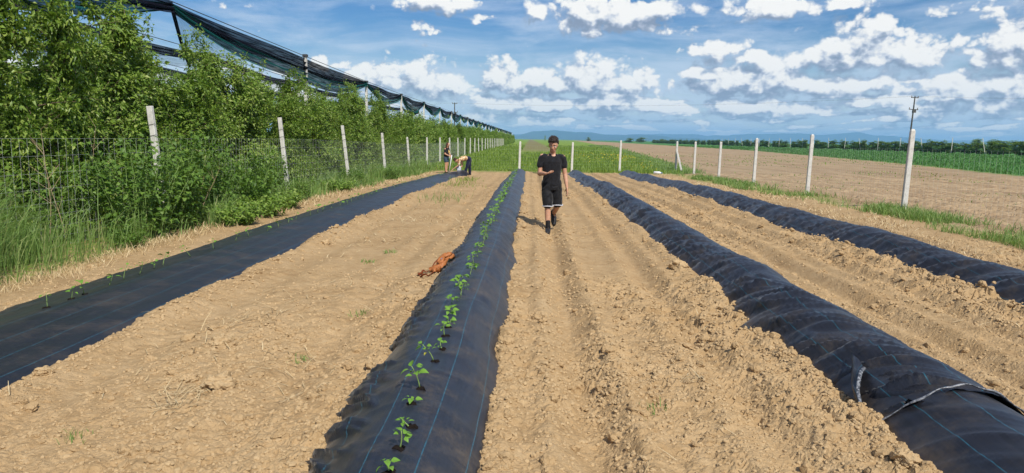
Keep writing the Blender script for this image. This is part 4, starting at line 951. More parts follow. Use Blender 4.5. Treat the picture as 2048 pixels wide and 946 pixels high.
def build_straw():
    g = np.random.default_rng(78)
    n = 1700; y = 2.2*np.exp(g.uniform(0, math.log(16), n)); x = g.uniform(-1, 1, n)*(0.8*y+1)
    keep = on_soil(x) & (x > -5.5) & (x < 8) & (g.random(n) < np.clip(0.30 + 2.0*fbm(x*0.8, y*0.6, 2, 520), 0.03, 1)*np.where((x > -0.2) & (x < 5), 0.35, 1)); x, y = x[keep], y[keep]
    L = g.uniform(0.03, 0.16, len(x))
    for (cx, cy, k, sp) in ((-2.21, 4.33, 50, 0.08), (-2.12, 4.10, 26, 0.05), (-2.47, 6.34, 40, 0.16), (-2.6, 5.6, 40, 0.2), (-1.8, 5.19, 24, 0.14), (-1.55, 4.5, 22, 0.2), (1.15, 4.79, 12, 0.06), (-2.03, 7.7, 20, 0.25), (-1.9, 11.7, 120, 0.5), (-2.4, 15, 200, 0.7)):
        x = np.concatenate([x, g.normal(cx, sp, k)]); y = np.concatenate([y, g.normal(cy, sp*1.3, k)]); L = np.concatenate([L, g.uniform(0.05, 0.20, k)])
    n = len(x); a = g.uniform(0, 6.28, n); tilt = np.abs(g.normal(0, 0.25, n)); d = np.stack([np.cos(a), np.sin(a), tilt], 1)*L[:, None]
    P = np.stack([x, y, soil_z(x, y)+0.012], 1); w = np.clip(0.0005*y, 0.0016, 0.005)[:, None]; s = np.stack([-np.sin(a), np.cos(a), 0*a], 1)*w; up = np.array([[0, 0, 1.0]])*w
    mid = P + d*0.5 + up*L[:, None]*8 + s*3*g.normal(0, 1, (n, 1))
    V = np.stack([P-s, P+s, mid+s+up, mid-s+up, P+d+s*0.6, P+d-s*0.6], 1).reshape(-1, 3); i = np.arange(n)[:, None]*6
    stuff('straw', V, np.concatenate([i+np.array([[0, 1, 2, 3]]), i+np.array([[3, 2, 4, 5]])]), 'straw', 'dry straw stems strewn over the bare soil', 'straw')
    # small weeds sprouting on the bare soil
    tufts = [(-1.75, 5.25, 'green grass tuft on the soil left of the seedling bed'), (-2.5, 3.72, 'tiny green sprout near the bottom left corner'), (0.78, 4.25, 'small grass tuft on the path right of the seedling bed'), (-1.6, 6.6, 'small green sprout on the soil beyond the grass tuft'),
             (-2.15, 9.4, 'little green weed beyond the straw on the left path'), (-2.0, 10.1, 'farther little green weed on the left path'), (-2.3, 19.5, 'thin green grass patch on the left path'), (-2.6, 26.0, 'yellowish tall grass patch near the bending person'), (-2.75, 31.0, 'pale tall grass tuft right of the bending person')]
    for x, y, lab in tufts:
        far = y > 15; k = 130 if far else 26; h = (0.10, 0.24) if far else (0.02, 0.075); sp = 0.35 if far else 0.05
        P = np.stack([g.normal(0, sp, k), g.normal(0, sp*(2.5 if far else 1), k), np.zeros(k)], 1)
        V, F = blades(P, g.uniform(*h, k), (0.0005 if far else 0.0012)*y + 0.001, g.normal(0, 0.5, (k, 2)), 0.4, g)
        tag(link('grass_tuft', mesh_np('grass_tuft', V, F, MATS['grass' if not (y > 25) else 'meadow_grass']), loc=(x, y, float(soil_z(x, y)[0]))), lab, 'grass tuft', kind='stuff')
build_straw()

# ------------------------------------------------------------------ seedlings
def bed_top(k, x, y):
    """height of a fabric bed under a point, read off its mesh"""
    me = beds[k].data; co = BEDCO[k]; d = (co[:, 0]-x)**2 + (co[:, 1]-y)**2; i = np.argpartition(d, 4)[:4]; return float(co[i, 2].mean())
BEDCO = {}
for k_ in (0, 1):
    a_ = np.empty(len(beds[k_].data.vertices)*3, np.float32); beds[k_].data.vertices.foreach_get('co', a_); BEDCO[k_] = a_.reshape(-1, 3)
def heart_leaf(L, W):
    """broad pointed leaf, folded along the midrib and drooping at the tip: 14 verts"""
    t = np.array([0, 0.12, 0.32, 0.58, 0.82, 1.0]); w = np.array([0.0, 0.62, 1.0, 0.78, 0.36, 0.0])*W/2
    mid = np.stack([t*L, 0*t, 0.10*L*np.sin(t*2.4) - 0.22*L*t**2.2], 1); V = [mid]
    for s in (-1, 1): V.append(mid[1:5] + np.stack([0*w[1:5], s*w[1:5], 0.22*w[1:5]], 1))
    F = []
    for o, s in ((6, -1), (10, 1)):
        e = [0] + [o+i for i in range(4)] + [5]
        for i in range(5):
            q = (i, i+1, e[i+1], e[i]); q = q if s < 0 else q[::-1]; q = [v for j, v in enumerate(q) if v not in q[:j]]
            F.append(q)
    return np.concatenate(V), F
_LV, _LF = heart_leaf(1.0, 0.72)
LEAF_ME = {m: None for m in ('seedling_leaf', 'seedling_leaf_yellow')}
for m_ in LEAF_ME: 
    me_ = bpy.data.meshes.new('leaf'); me_.from_pydata(_LV.tolist(), [], [list(f) for f in _LF]); me_.materials.append(MATS[m_]); me_.update(); LEAF_ME[m_] = me_
STEM_ME = {}
def stem_mesh(h, lean, key):
    if key not in STEM_ME:
        t = np.linspace(0, 1, 6); p = np.stack([lean*t**1.6, 0.15*lean*np.sin(t*3), h*t], 1); STEM_ME[key] = (MB().tube(p, np.linspace(0.0045, 0.0022, 6), 5).mesh('stem', MATS['seedling_stem'], True), p)
    return STEM_ME[key]
material('planting_hole', lambda t: principled(t, (0.016, 0.012, 0.010), 1.0, 0.05))
_hole = None
def seedling(x, y, z, h, nl, size, seed, label, group, yellow=False, hole=True):
    global _hole
    g = random.Random(seed); e = empty('seedling', (x, y, z), label, 'seedling', group, g.uniform(0, 6.28)); e.rotation_euler.x = g.uniform(-0.3, 0.3); e.rotation_euler.y = g.uniform(-0.3, 0.3)
    hk = (round(h, 2), round(g.uniform(-0.4, 0.4)*h, 2)); sm, p = stem_mesh(hk[0], hk[1], hk); link('stem', sm, e)
    for i in range(nl):
        f = 0.45 + 0.55*(i+1)/nl; q = np.array([np.interp(f, np.linspace(0, 1, 6), p[:, k]) for k in range(3)])
        az = i*2.4 + g.uniform(-0.4, 0.4); r = size*0.35 if i < nl-1 else 0.0
        o = link('leaf', LEAF_ME['seedling_leaf_yellow' if (yellow and i == 0) else 'seedling_leaf'], e, loc=(q[0]+math.cos(az)*r, q[1]+math.sin(az)*r, q[2] + r*0.5*g.random()))
        s = size*g.uniform(0.55, 1.1)*0.82; o.scale = (s, s, s); o.rotation_euler = (g.uniform(-0.5, 0.5), g.uniform(-0.45, 0.35), az)
    if hole:
        if _hole is None:
            a = np.linspace(0, 2*math.pi, 13)[:-1]; rr = 0.026*(1+0.30*np.sin(a*3+1)+0.2*np.sin(a*5)); V = [(0, 0, 0.010)] + [(math.cos(b)*q, math.sin(b)*q, 0.004) for b, q in zip(a, rr)] + [(math.cos(b)*q*1.25, math.sin(b)*q*1.25, -0.02) for b, q in zip(a, rr)]
            _hole = mesh_np('planting_hole', V, [np.array([(0, 1+i, 1+(i+1) % 12) for i in range(12)]), np.array([(1+i, 13+i, 13+(i+1) % 12, 1+(i+1) % 12) for i in range(12)])], MATS['planting_hole'])
        link('planting_hole', _hole, e)
    return e
def build_seedlings():
    first = [(-0.56, 2.78, 0.07, 3, 0.055, 0, 'seedling cut off by the bottom edge on the central bed'), (-0.56, 3.02, 0.13, 4, 0.06, 0, 'leaning seedling nearest the camera with a dark planting hole'), (-0.56, 3.27, 0.07, 4, 0.045, 0, 'second seedling on the central bed, short, above a dark hole'),
      (-0.60, 3.58, 0.05, 2, 0.06, 0, 'tiny two-leaved seedling on the central bed'), (-0.59, 3.80, 0.22, 6, 0.075, 0, 'tall bright seedling with a round top leaf on the central bed'), (-0.58, 4.29, 0.20, 6, 0.07, 1, 'tall seedling with yellow lower leaves on the central bed'),
      (-0.56, 4.55, 0.08, 4, 0.06, 0, 'low seedling just behind the yellow-leaved one'), (-0.58, 4.85, 0.15, 5, 0.06, 0, 'upright pale seedling two places behind the yellow-leaved one'), (-0.57, 5.05, 0.11, 5, 0.06, 0, 'seedling three places behind the yellow-leaved one')]
    for i, (x, y, h, n, s, yl, lab) in enumerate(first): seedling(x, y, bed_top(1, x, y), h*0.66, n+3, s*0.92, i, lab, 'seedlings of the central bed', bool(yl))
    y = 5.45; i = 20; g = random.Random(4)
    while y < 40.5:
        x = -0.60 - 0.0015*y + g.uniform(-0.03, 0.03); h = g.uniform(0.05, 0.18) if y > 8 else g.uniform(0.04, 0.12)
        lab = 'small green seedling in the far part of the central bed row' if y > 9.5 else 'small seedling in the central bed row between the tall ones and the orange bag'
        seedling(x, y, bed_top(1, x, y), h, 8 if y < 14 else 5, 0.075 if y < 14 else 0.10, i, lab, 'seedlings of the central bed', hole=False); i += 1
        y += (0.34 if y < 10 else 0.38 if y < 24 else 0.8)*g.uniform(0.85, 1.15)
    ys = [6.11, 6.45, 6.65, 7.10, 7.45, 7.72, 8.08, 8.28, 8.97, 9.59, 10.33]; k = 0
    while ys[-1] < 36: ys.append(ys[-1] + (0.55 if ys[-1] < 20 else 0.9)*g.uniform(0.85, 1.15))
    for y in ys:
        x = -4.34 + 0.006*max(y-9, 0) + g.uniform(-0.05, 0.05)
        lab = '%s seedling from the left edge on the wide flat bed' % ordinal(k) if k < 9 else 'small seedling farther along the wide flat bed'
        seedling(x, y, bed_top(0, x, y), g.uniform(0.08, 0.18), 4, 0.075 if y < 14 else 0.10, i, lab, 'seedlings of the wide flat bed', hole=y < 7); i += 1; k += 1
build_seedlings()

# ------------------------------------------------------------------ lower sheet and torn joint of the wrinkled bed
def build_torn_joint():
    b3 = beds[2]
    link('lower_sheet', bed_mesh('lower_sheet', mound(2.56, 0.485, 0.285, 2.0, 0.0, 0.06, 3), 1.5, 4.75, fold_loose(9, 0.013), ends=False, phase=0.02), b3)
    prof = mound(2.56, 0.49, 0.315, 2.0, 0.0, 0.06, 3)
    # rolled edge of the upper sheet
    s = np.linspace(0.03, 0.97, 40); yb = np.full_like(s, EDGE_Y) ; x, z = prof(s, yb); off = np.array([edge_off(q) for q in s])
    yy = EDGE_Y + off; P = np.stack([x, yy - 0.012, z + 0.012 + 0.006*np.sin(s*40)], 1)
    MB().tube(P, 0.011 + 0.004*np.sin(s*31), 6, flat=(1.3, 0.55)).build('rolled_edge', MATS['sheen_hem'], b3, True)
    # gaping pocket at the left foot: the upper sheet stands off the lower one
    V = []; UV = []; hem = []
    for a in np.linspace(0, 1, 18):
        base = np.array([2.10 + 0.17*a, 4.10 + 0.55*a, 0.02 + 0.21*a - 0.04*math.sin(a*3.1)]); out = np.array([-0.75, -0.25, 0.35])*0.115*math.sin(a*math.pi)**0.8
        h_ = base + out + np.array([0, 0, 0.012*math.sin(a*17)]); q = base + np.array([0.02, 0.26, 0.03 - 0.10*(1-a)*0.5]); hem.append(h_)
        for b in np.linspace(0, 1, 10): V.append(h_*(1-b) + q*b + np.array([-0.3, 0, 0.25])*0.10*math.sin(b*math.pi)*math.sin(a*math.pi) + np.array([0, 0, 0.006*math.sin(a*23+b*9)])); UV.append((b*0.3 + 0.3, a*0.7))
    link('torn_flap', mesh_np('torn_flap', V, grid_faces(18, 10), MATS['fabric'], True, None, UV), b3)
    MB().tube(hem, 0.008, 6, flat=(1.6, 0.6)).build('flap_hem', MATS['sheen_hem'], b3, True)
material('sheen_hem', lambda t: principled(t, t.ramp(t.noise(objco(t), 60, 3, 0.7), [(0.4, (0.03, 0.035, 0.045)), (0.65, (0.30, 0.31, 0.33))]), 0.4, 0.5))  # grey sheen of the folded sheet edge painted into the hem colour
def fabric_back(t):
    n = t.noise(objco(t), 40, 4, 0.7); return principled(t, t.ramp(n, [(0.45, (0.010, 0.011, 0.015)), (0.75, (0.05, 0.05, 0.055))]), 0.42, 0.5, bump(t, n, 0.2, 0.003))
material('fabric_back', fabric_back)
build_torn_joint()

# ------------------------------------------------------------------ orange bag with its strap
def leather(t):
    n = t.noise(objco(t), 30, 4, 0.6); return principled(t, t.ramp(n, [(0.3, (0.27, 0.085, 0.022)), (0.7, (0.44, 0.165, 0.05))]), 0.55, 0.4, bump(t, n, 0.4, 0.004))
material('leather', leather); material('leather_dark', lambda t: principled(t, (0.17, 0.042, 0.012), 0.6)); material('metal_tag', lambda t: principled(t, (0.75, 0.75, 0.75), 0.25, 0.5, None, Metallic=0.9))
def blob(pts, name, mat, parent=None, smooth=True):
    return link(name, mesh_np(name, *pts, MATS[mat], smooth), parent)
def build_bag():
    e = empty('shoulder_bag', (-1.05, 8.72, 0.15), 'orange leather shoulder bag lying on the edge of the central bed', 'bag'); ay = Vector((0.24, 0.42, 0.20)).normalized(); az_ = Vector((-0.45, -0.40, 0.80)); az_ = (az_ - ay*az_.dot(ay)).normalized(); ax = ay.cross(az_); Mb = Matrix((ax, ay, az_)).transposed(); e.rotation_euler = Mb.to_euler()
    def slab(L, Wd, T, bend, k, off=(0, 0, 0), taper=0.75):
        """soft flattened pouch: long axis Y, crumpled"""
        n, m = 26, 16; V = []
        for i in range(n):
            t = i/(n-1); y = (t-0.5)*L; w = Wd*(taper + (1-taper)*math.sin(min(t*1.5, 1)*math.pi/2))*(max(1-(2*t-1)**8, 0.0)**0.5*0.9+0.1); th = T*(max(1-(2*t-1)**6, 0)**0.5*0.92+0.08)
            for j in range(m):
                a_ = 2*math.pi*j/m; x = w/2*math.copysign(abs(math.cos(a_))**0.6, math.cos(a_)); z = th/2*math.copysign(abs(math.sin(a_))**0.7, math.sin(a_))
                V.append((x + off[0] + 0.02*math.sin(t*5+k), y + off[1], z + off[2] + bend*math.sin(t*math.pi) + 0.013*math.sin(t*13+j*1.2+k) + 0.006*math.sin(t*31+j*2.1)))
        F = [(i*m+j, i*m+(j+1) % m, (i+1)*m+(j+1) % m, (i+1)*m+j) for i in range(n-1) for j in range(m)]
        return mesh_np('pouch', V, [np.array(F), np.array([list(range(m))[::-1]]), np.array([[(n-1)*m+j for j in range(m)]])], MATS['leather'], True)
    link('bag_body', slab(0.40, 0.15, 0.046, 0.022, 1), e)
    fl = link('flap', slab(0.27, 0.105, 0.020, 0.018, 2, (0.010, 0.03, 0.044)), e)
    MB().box((0.03, -0.035, 0.074), (0.022, 0.030, 0.010)).build('buckle', MATS['metal_tag'], fl)
    link('end_pocket', slab(0.11, 0.12, 0.05, 0.01, 3, (0.0, -0.185, 0.014)), e)
    MB().tube([(-0.070, 0.19, 0.035), (-0.085, 0.06, 0.050), (-0.082, -0.06, 0.045), (-0.062, -0.16, 0.030)], 0.013, 6, flat=(1, 0.5)).build('piping', MATS['leather_dark'], e, True)
    t = np.linspace(0, 2*math.pi, 26)[:-2]; wx = -1.235 + 0.085*np.cos(t+0.6) + 0.02*np.cos(3*t); wy = 8.50 + 0.13*np.sin(t+0.6); wz = soil_z(wx, wy) + 0.022
    loc = (np.stack([wx, wy, wz], 1) - np.array([-1.05, 8.72, 0.15])) @ np.array(Mb)
    MB().tube(loc, 0.011, 6, flat=(1.3, 0.5)).build('strap', MATS['leather_dark'], e, True)
    MB().tube([(-0.03, -0.18, 0.0), (-0.05, -0.20, 0.0), tuple(loc[0])], 0.010, 6, flat=(1.3, 0.5)).build('strap_tongue', MATS['leather_dark'], e, True)
    MB().tube([(0.0, 0.18, 0.01), (-0.06, 0.235, 0.02), (-0.13, 0.245, 0.0)], 0.012, 6, flat=(1.3, 0.5)).build('strap_end', MATS['leather'], e, True)
build_bag()

# ------------------------------------------------------------------ small things at the far end
material('white_plastic', lambda t: principled(t, (0.78, 0.78, 0.78), 0.4)); material('black_plastic', lambda t: principled(t, (0.012, 0.012, 0.013), 0.45)); material('blue_plastic', lambda t: principled(t, (0.12, 0.25, 0.45), 0.4))
def build_bits():
    m = MB(); m.tube([(-0.24, 0, 0.09), (-0.20, 0, 0.09), (0.14, 0, 0.09), (0.20, 0, 0.09), (0.25, 0, 0.09)], [0.05, 0.09, 0.09, 0.05, 0.035], 10)
    b = m.build('canister', MATS['white_plastic'], None, True, (7.72, 43.2, float(gz(43.2)))); b.rotation_euler.z = R_(-35); tag(b, 'white plastic canister lying on the soil near the braced corner', 'canister'); MB().tube([(0.25, 0, 0.09), (0.31, 0, 0.09)], 0.04, 8).build('cap', MATS['blue_plastic'], b)
    h = MB(); t = np.linspace(0, 1, 20); h.tube(np.stack([-0.1 + 2.2*t, 40.9 + 0.5*np.sin(t*5), np.full(20, -0.27) + 0.03*np.sin(t*11)], 1), 0.022, 6)
    tag(h.build('irrigation_hose', MATS['black_plastic'], None, True), 'black irrigation hose lying across the path at the far end', 'hose')
    s = MB().tube([(0, 0, -0.1), (0, 0, 0.34), (0.03, 0, 0.42)], 0.028, 6).tube([(-0.07, 0, 0.30), (0.07, 0, 0.36)], 0.025, 6)
    tag(s.build('hose_valve', MATS['black_plastic'], None, True, (0.66, 38.6, float(gz(38.6)))), 'black upright hose valve behind the walking person', 'valve')
    V0, F0 = _ico(3); P = np.sign(V0)*np.abs(V0)**0.8*np.array([0.09, 0.07, 0.045]); P *= (1+0.35*fbm(V0[:, 0]*3, V0[:, 1]*3+V0[:, 2]*2, 3, 540)[:, None])
    tag(link('fabric_scrap', mesh_np('fabric_scrap', P, F0, MATS['fabric_back'], True), loc=(-0.16, 14.15, 0.06)), 'crumpled black fabric scrap beside the bed, left of the walking person', 'fabric scrap')
build_bits()
# ------------------------------------------------------------------ people
def skin_mat(t):
    n = t.noise(objco(t), 14, 4, 0.6); return principled(t, t.ramp(n, [(0.3, (0.46, 0.235, 0.145)), (0.7, (0.56, 0.315, 0.205))]), 0.5, 0.35, None, Subsurface_Weight=0.12, Subsurface_Radius=(0.02, 0.008, 0.004))
material('skin', skin_mat)
def cloth(c1, c2, scale=18, rough=0.85):
    def f(t):
        p = objco(t); n = t.noise(p, scale, 4, 0.6); return principled(t, t.ramp(n, [(0.35, c1), (0.65, c2)]), rough, 0.15, bump(t, t.m('ADD', t.noise(p, 9, 3, 0.6), t.noise(p, 160, 2)), 0.35, 0.012), Sheen_Weight=0.15)
    return f
material('black_cotton', cloth((0.009, 0.009, 0.011), (0.016, 0.016, 0.019))); material('black_jersey', cloth((0.007, 0.007, 0.008), (0.014, 0.014, 0.016), 10, 0.6))
material('white_trim', lambda t: principled(t, (0.62, 0.63, 0.68), 0.7)); material('shoe', lambda t: principled(t, (0.022, 0.021, 0.021), 0.5)); material('sole', lambda t: principled(t, (0.06, 0.055, 0.05), 0.7)); material('sock', lambda t: principled(t, (0.012, 0.012, 0.014), 0.9))
material('hair_dark', cloth((0.010, 0.007, 0.006), (0.035, 0.022, 0.016), 60, 0.5)); material('hair_auburn', cloth((0.040, 0.014, 0.008), (0.10, 0.035, 0.018), 40, 0.5)); material('hair_brown', cloth((0.035, 0.017, 0.010), (0.08, 0.038, 0.020), 40, 0.6))
material('brow', lambda t: principled(t, (0.018, 0.011, 0.008), 0.8)); material('lip', lambda t: principled(t, (0.36, 0.13, 0.10), 0.5)); material('eye_white', lambda t: principled(t, (0.7, 0.68, 0.64), 0.3)); material('iris', lambda t: principled(t, (0.02, 0.012, 0.008), 0.2))
material('denim', cloth((0.022, 0.040, 0.065), (0.06, 0.10, 0.15), 30)); material('navy_cloth', cloth((0.008, 0.010, 0.030), (0.016, 0.020, 0.052), 12)); material('print_yellow', lambda t: principled(t, (0.72, 0.50, 0.16), 0.8))
def check_shirt(t):
    p = objco(t); n = t.noise(p, 9, 2, 0.5); n2 = t.noise(t.vm('ADD', p, (3, 1, 2)), 11, 2, 0.5)
    c = t.mix(t.mr(n, 0.50, 0.56), (0.66, 0.47, 0.25, 1), (0.36, 0.17, 0.07, 1)); c = t.mix(t.mr(n2, 0.55, 0.60), c, (0.80, 0.68, 0.48, 1)); return principled(t, c, 0.85, 0.15)
material('patterned_shirt', check_shirt); material('silver_foil', lambda t: principled(t, (0.62, 0.64, 0.70), 0.35, 0.5, bump(t, t.noise(objco(t), 22, 4, 0.6), 0.8, 0.02)))

def chain(mb, pts, radii, k=12, flat=None):
    """closed tapering limb with rounded ends"""
    P = [np.asarray(p, float) for p in pts]; r = list(radii)
    Q = []; Rr = []
    n = len(P); t = np.linspace(0, n-1, (n-1)*5+1)
    for c in range(3): pass
    arr = np.array(P); idx = np.arange(n)
    pos = np.stack([np.interp(t, idx, arr[:, c]) for c in range(3)], 1); rad = np.interp(t, idx, r)
    for _ in range(2):
        pos[1:-1] = 0.5*pos[1:-1] + 0.25*(pos[:-2]+pos[2:]); rad[1:-1] = 0.5*rad[1:-1] + 0.25*(rad[:-2]+rad[2:])
    d0 = pos[0]-pos[1]; d0 /= np.linalg.norm(d0); d1 = pos[-1]-pos[-2]; d1 /= np.linalg.norm(d1)
    for a in (0.95, 0.7, 0.35): Q.append(pos[0] + d0*rad[0]*a); Rr.append(rad[0]*math.sqrt(1-a*a))
    Q += list(pos); Rr += list(rad)
    for a in (0.35, 0.7, 0.95): Q.append(pos[-1] + d1*rad[-1]*a); Rr.append(rad[-1]*math.sqrt(1-a*a))
    mb.tube(Q, Rr, k, flat=flat); return mb
def ell(mb, c, s, rot=None, sub=3):
    V, F = _ico(sub); V = V*np.asarray(s, float)
    if rot is not None: V = V @ np.array(rot.to_3x3()).T
    mb.add(V + np.asarray(c), F); return mb
def loft(mb, rings, k=20):
    """rings: (centre, rx, ry, forward-dir tilt) stacked ellipses -> closed torso"""
    V = []; F = []; a = np.arange(k)*2*math.pi/k
    for c, rx, ry, ax, fw in rings:
        V.append(np.asarray(c) + rx*np.sign(np.cos(a))[:, None]*(np.abs(np.cos(a))**0.85)[:, None]*np.asarray(ax) + ry*np.sign(np.sin(a))[:, None]*(np.abs(np.sin(a))**0.85)[:, None]*np.asarray(fw))
    n = len(rings)
    for i in range(n-1): F += [(i*k+j, i*k+(j+1) % k, (i+1)*k+(j+1) % k, (i+1)*k+j) for j in range(k)]
    V = np.concatenate(V + [np.array([rings[0][0]]), np.array([rings[-1][0]])]); b = n*k; off = mb.n
    mb.add(V, F); mb.F3.append(np.array([(b, (j+1) % k, j) for j in range(k)] + [(b+1, (n-1)*k+j, (n-1)*k+(j+1) % k) for j in range(k)]) + off)
    return mb
def fuse(mb, name, mat, parent, voxel, smooth=2, dec=None, wrinkle=0.0, seed=0):
    """join overlapping closed pieces into ONE continuous surface"""
    me = mb.mesh(name, MATS[mat]); o = bpy.data.objects.new(name, me); COL.objects.link(o)
    r = o.modifiers.new('r', 'REMESH'); r.mode = 'VOXEL'; r.voxel_size = voxel
    s = o.modifiers.new('s', 'SMOOTH'); s.factor = 0.5; s.iterations = smooth
    if dec: d = o.modifiers.new('d', 'DECIMATE'); d.ratio = dec
    dg = bpy.context.evaluated_depsgraph_get(); nm = bpy.data.meshes.new_from_object(o.evaluated_get(dg)); bpy.data.objects.remove(o)
    if wrinkle:
        co = np.empty(len(nm.vertices)*3, np.float32); nm.vertices.foreach_get('co', co); co = co.reshape(-1, 3); no = np.empty_like(co); nm.vertices.foreach_get('normal', no.ravel()) if False else None
        nr = np.array([v.normal[:] for v in nm.vertices], np.float32)
        w = 1 - np.abs(fbm(co[:, 0]*9+co[:, 1]*5+seed, co[:, 2]*7-co[:, 0]*6, 3, 600+seed))*3
        co = co + nr*(w[:, None]-0.4)*wrinkle; nm.vertices.foreach_set('co', co.astype(np.float32).ravel()); nm.update()
    nm.name = name; nm.polygons.foreach_set('use_smooth', np.ones(len(nm.polygons), bool))
    if not nm.materials: nm.materials.append(MATS[mat])
    return link(name, nm, parent)
def hand(mb, wrist, direc, palm_n, curl, thumb_side, scale=1.0):
    """palm and five separate bent fingers; direc = along the hand, palm_n = palm normal (fingers curl towards it)"""
    d = np.asarray(direc, float); d /= np.linalg.norm(d); n = np.asarray(palm_n, float); n -= d*(n@d); n /= np.linalg.norm(n); s = np.cross(n, d)*thumb_side
    w = np.asarray(wrist, float); L = 0.095*scale
    for k in range(4):
        b = w + d*0.02*scale; t = w + d*L + s*(0.030-0.020*k)*scale
        chain(mb, [b + s*(0.016-0.011*k)*scale, t], [0.016*scale, 0.0125*scale], 8)
    lens = (0.070, 0.080, 0.074, 0.058)
    for k in range(4):
        p = w + d*L + s*(0.033-0.022*k)*scale; pts = [p]; ang = 0.25*curl[k]; q = p.copy()
        for f in (0.46, 0.30, 0.24):
            dd = d*math.cos(ang) + n*math.sin(ang) + s*(0.10-0.07*k); q = q + dd*lens[k]*f*scale; pts.append(q); ang += curl[k]
        chain(mb, pts, [0.0105*scale, 0.0098*scale, 0.0088*scale, 0.0078*scale], 8)
    p = w + d*0.025*scale + s*0.030*scale
    chain(mb, [p, p + (d*0.45+s*0.75+n*0.25)*0.042*scale, p + (d*0.85+s*0.95+n*0.5)*0.062*scale], [0.0145*scale, 0.0115*scale, 0.0090*scale], 8)
def head(mb, c, rot, s=1.0):
    """head with face relief, ears and jaw; faces -Y before rotation; c = centre"""
    M = np.array(rot.to_3x3()); c = np.asarray(c, float)
    def e(p, r, rr=None): ell(mb, c + M @ (np.array(p)*s), np.array(r)*s, rot, 3)
    e((0, 0.012, 0.035), (0.074, 0.094, 0.083)); e((0, -0.012, -0.025), (0.064, 0.072, 0.078)); e((0, -0.040, -0.072), (0.040, 0.042, 0.038)); e((0, -0.060, -0.090), (0.020, 0.018, 0.016))
    chain(mb, [c + M @ (np.array(p)*s) for p in ((0, -0.078, 0.018), (0, -0.094, -0.012), (0, -0.100, -0.022))], [0.010*s, 0.013*s, 0.014*s], 8)
    for q in (-1, 1):
        e((q*0.075, 0.012, -0.002), (0.010, 0.020, 0.032)); e((q*0.036, -0.058, -0.018), (0.024, 0.020, 0.022)); e((q*0.032, -0.070, 0.034), (0.028, 0.012, 0.009))
def face_bits(parent, c, rot, s=1.0):
    M = np.array(rot.to_3x3()); c = np.asarray(c, float)
    for q in (-1, 1):
        m = MB(); ell(m, c + M @ (np.array((q*0.031, -0.073, 0.008))*s), np.array((0.015, 0.008, 0.008))*s, rot, 2); ey = m.build('eye', MATS['eye_white'], parent, True)
        m = MB(); ell(m, c + M @ (np.array((q*0.031, -0.079, 0.005))*s), np.array((0.0075, 0.004, 0.0070))*s, rot, 2); m.build('iris', MATS['iris'], ey, True)
        m = MB(); chain(m, [c + M @ (np.array(p)*s) for p in ((q*0.012, -0.083, 0.033), (q*0.034, -0.082, 0.040), (q*0.054, -0.066, 0.033))], [0.0050*s, 0.0065*s, 0.004*s], 6); m.build('eyebrow', MATS['brow'], parent, True)
    m = MB(); chain(m, [c + M @ (np.array(p)*s) for p in ((-0.022, -0.078, -0.056), (0, -0.087, -0.054), (0.022, -0.078, -0.056))], [0.005*s, 0.0085*s, 0.005*s], 6); m.build('lips', MATS['lip'], parent, True)
def curls(parent, c, rot, mat, s=1.0, n=150, seed=3, fringe=True):
    g = np.random.default_rng(seed); M = np.array(rot.to_3x3()); c = np.asarray(c, float); m = MB(); ell(m, c + M @ (np.array((0, 0.030, 0.062))*s), np.array((0.080, 0.086, 0.084))*s, rot, 3)
    k = 0
    while k < n:
        d = g.normal(0, 1, 3); d /= np.linalg.norm(d)
        if d[2] < (-0.30 if d[1] > 0.1 else 0.42): continue
        p = np.array((0, 0.012, 0.058)) + d*np.array((0.086, 0.098, 0.104))*g.uniform(0.94, 1.12); r = g.uniform(0.013, 0.024); ell(m, c + M @ (p*s), np.full(3, r*s), None, 1); k += 1
    if fringe:
        for x in np.linspace(-0.055, 0.055, 9): ell(m, c + M @ (np.array((x, -0.066 + 6*x*x, 0.095 + g.uniform(-0.010, 0.014)))*s), np.full(3, 0.018*s), None, 1)
    return fuse(m, 'hair', mat, parent, 0.007*s, 0)
def shoe(parent, ankle, heel_dir, pitch, s=1.0, name='shoe'):
    """shoe pointing along heel_dir (xy), pitched down by pitch; ankle = ankle joint"""
    a = math.atan2(heel_dir[0], -heel_dir[1]); Rm = Matrix.Rotation(a, 3, 'Z') @ Matrix.Rotation(pitch, 3, 'X'); M = np.array(Rm); A = np.asarray(ankle, float)
    T = lambda p: A + M @ (np.array(p)*s)
    m = MB(); chain(m, [T((0, 0.055, -0.050)), T((0, -0.02, -0.045)), T((0.004, -0.11, -0.062)), T((0.002, -0.165, -0.068))], [0.042*s, 0.048*s, 0.046*s, 0.034*s], 12); chain(m, [T((0, 0.035, 0.005)), T((0, 0.025, -0.05))], [0.047*s, 0.045*s], 12)
    sh = fuse(m, name, 'shoe', parent, 0.008, 2)
    m = MB(); V = []; n = 18
    for z in (-0.096, -0.070):
        for j in range(n):
            b = 2*math.pi*j/n; V.append(T((0.046*math.cos(b)*(1.0 if math.sin(b) < 0 else 0.85), -0.055 + 0.148*math.sin(b), z)))
    F = [(j, (j+1) % n, n+(j+1) % n, n+j) for j in range(n)]; me = mesh_np('sole', V, [np.array(F), np.array([list(range(n))[::-1]]), np.array([[n+j for j in range(n)]])], MATS['sole']); link('sole', me, sh)
    return sh

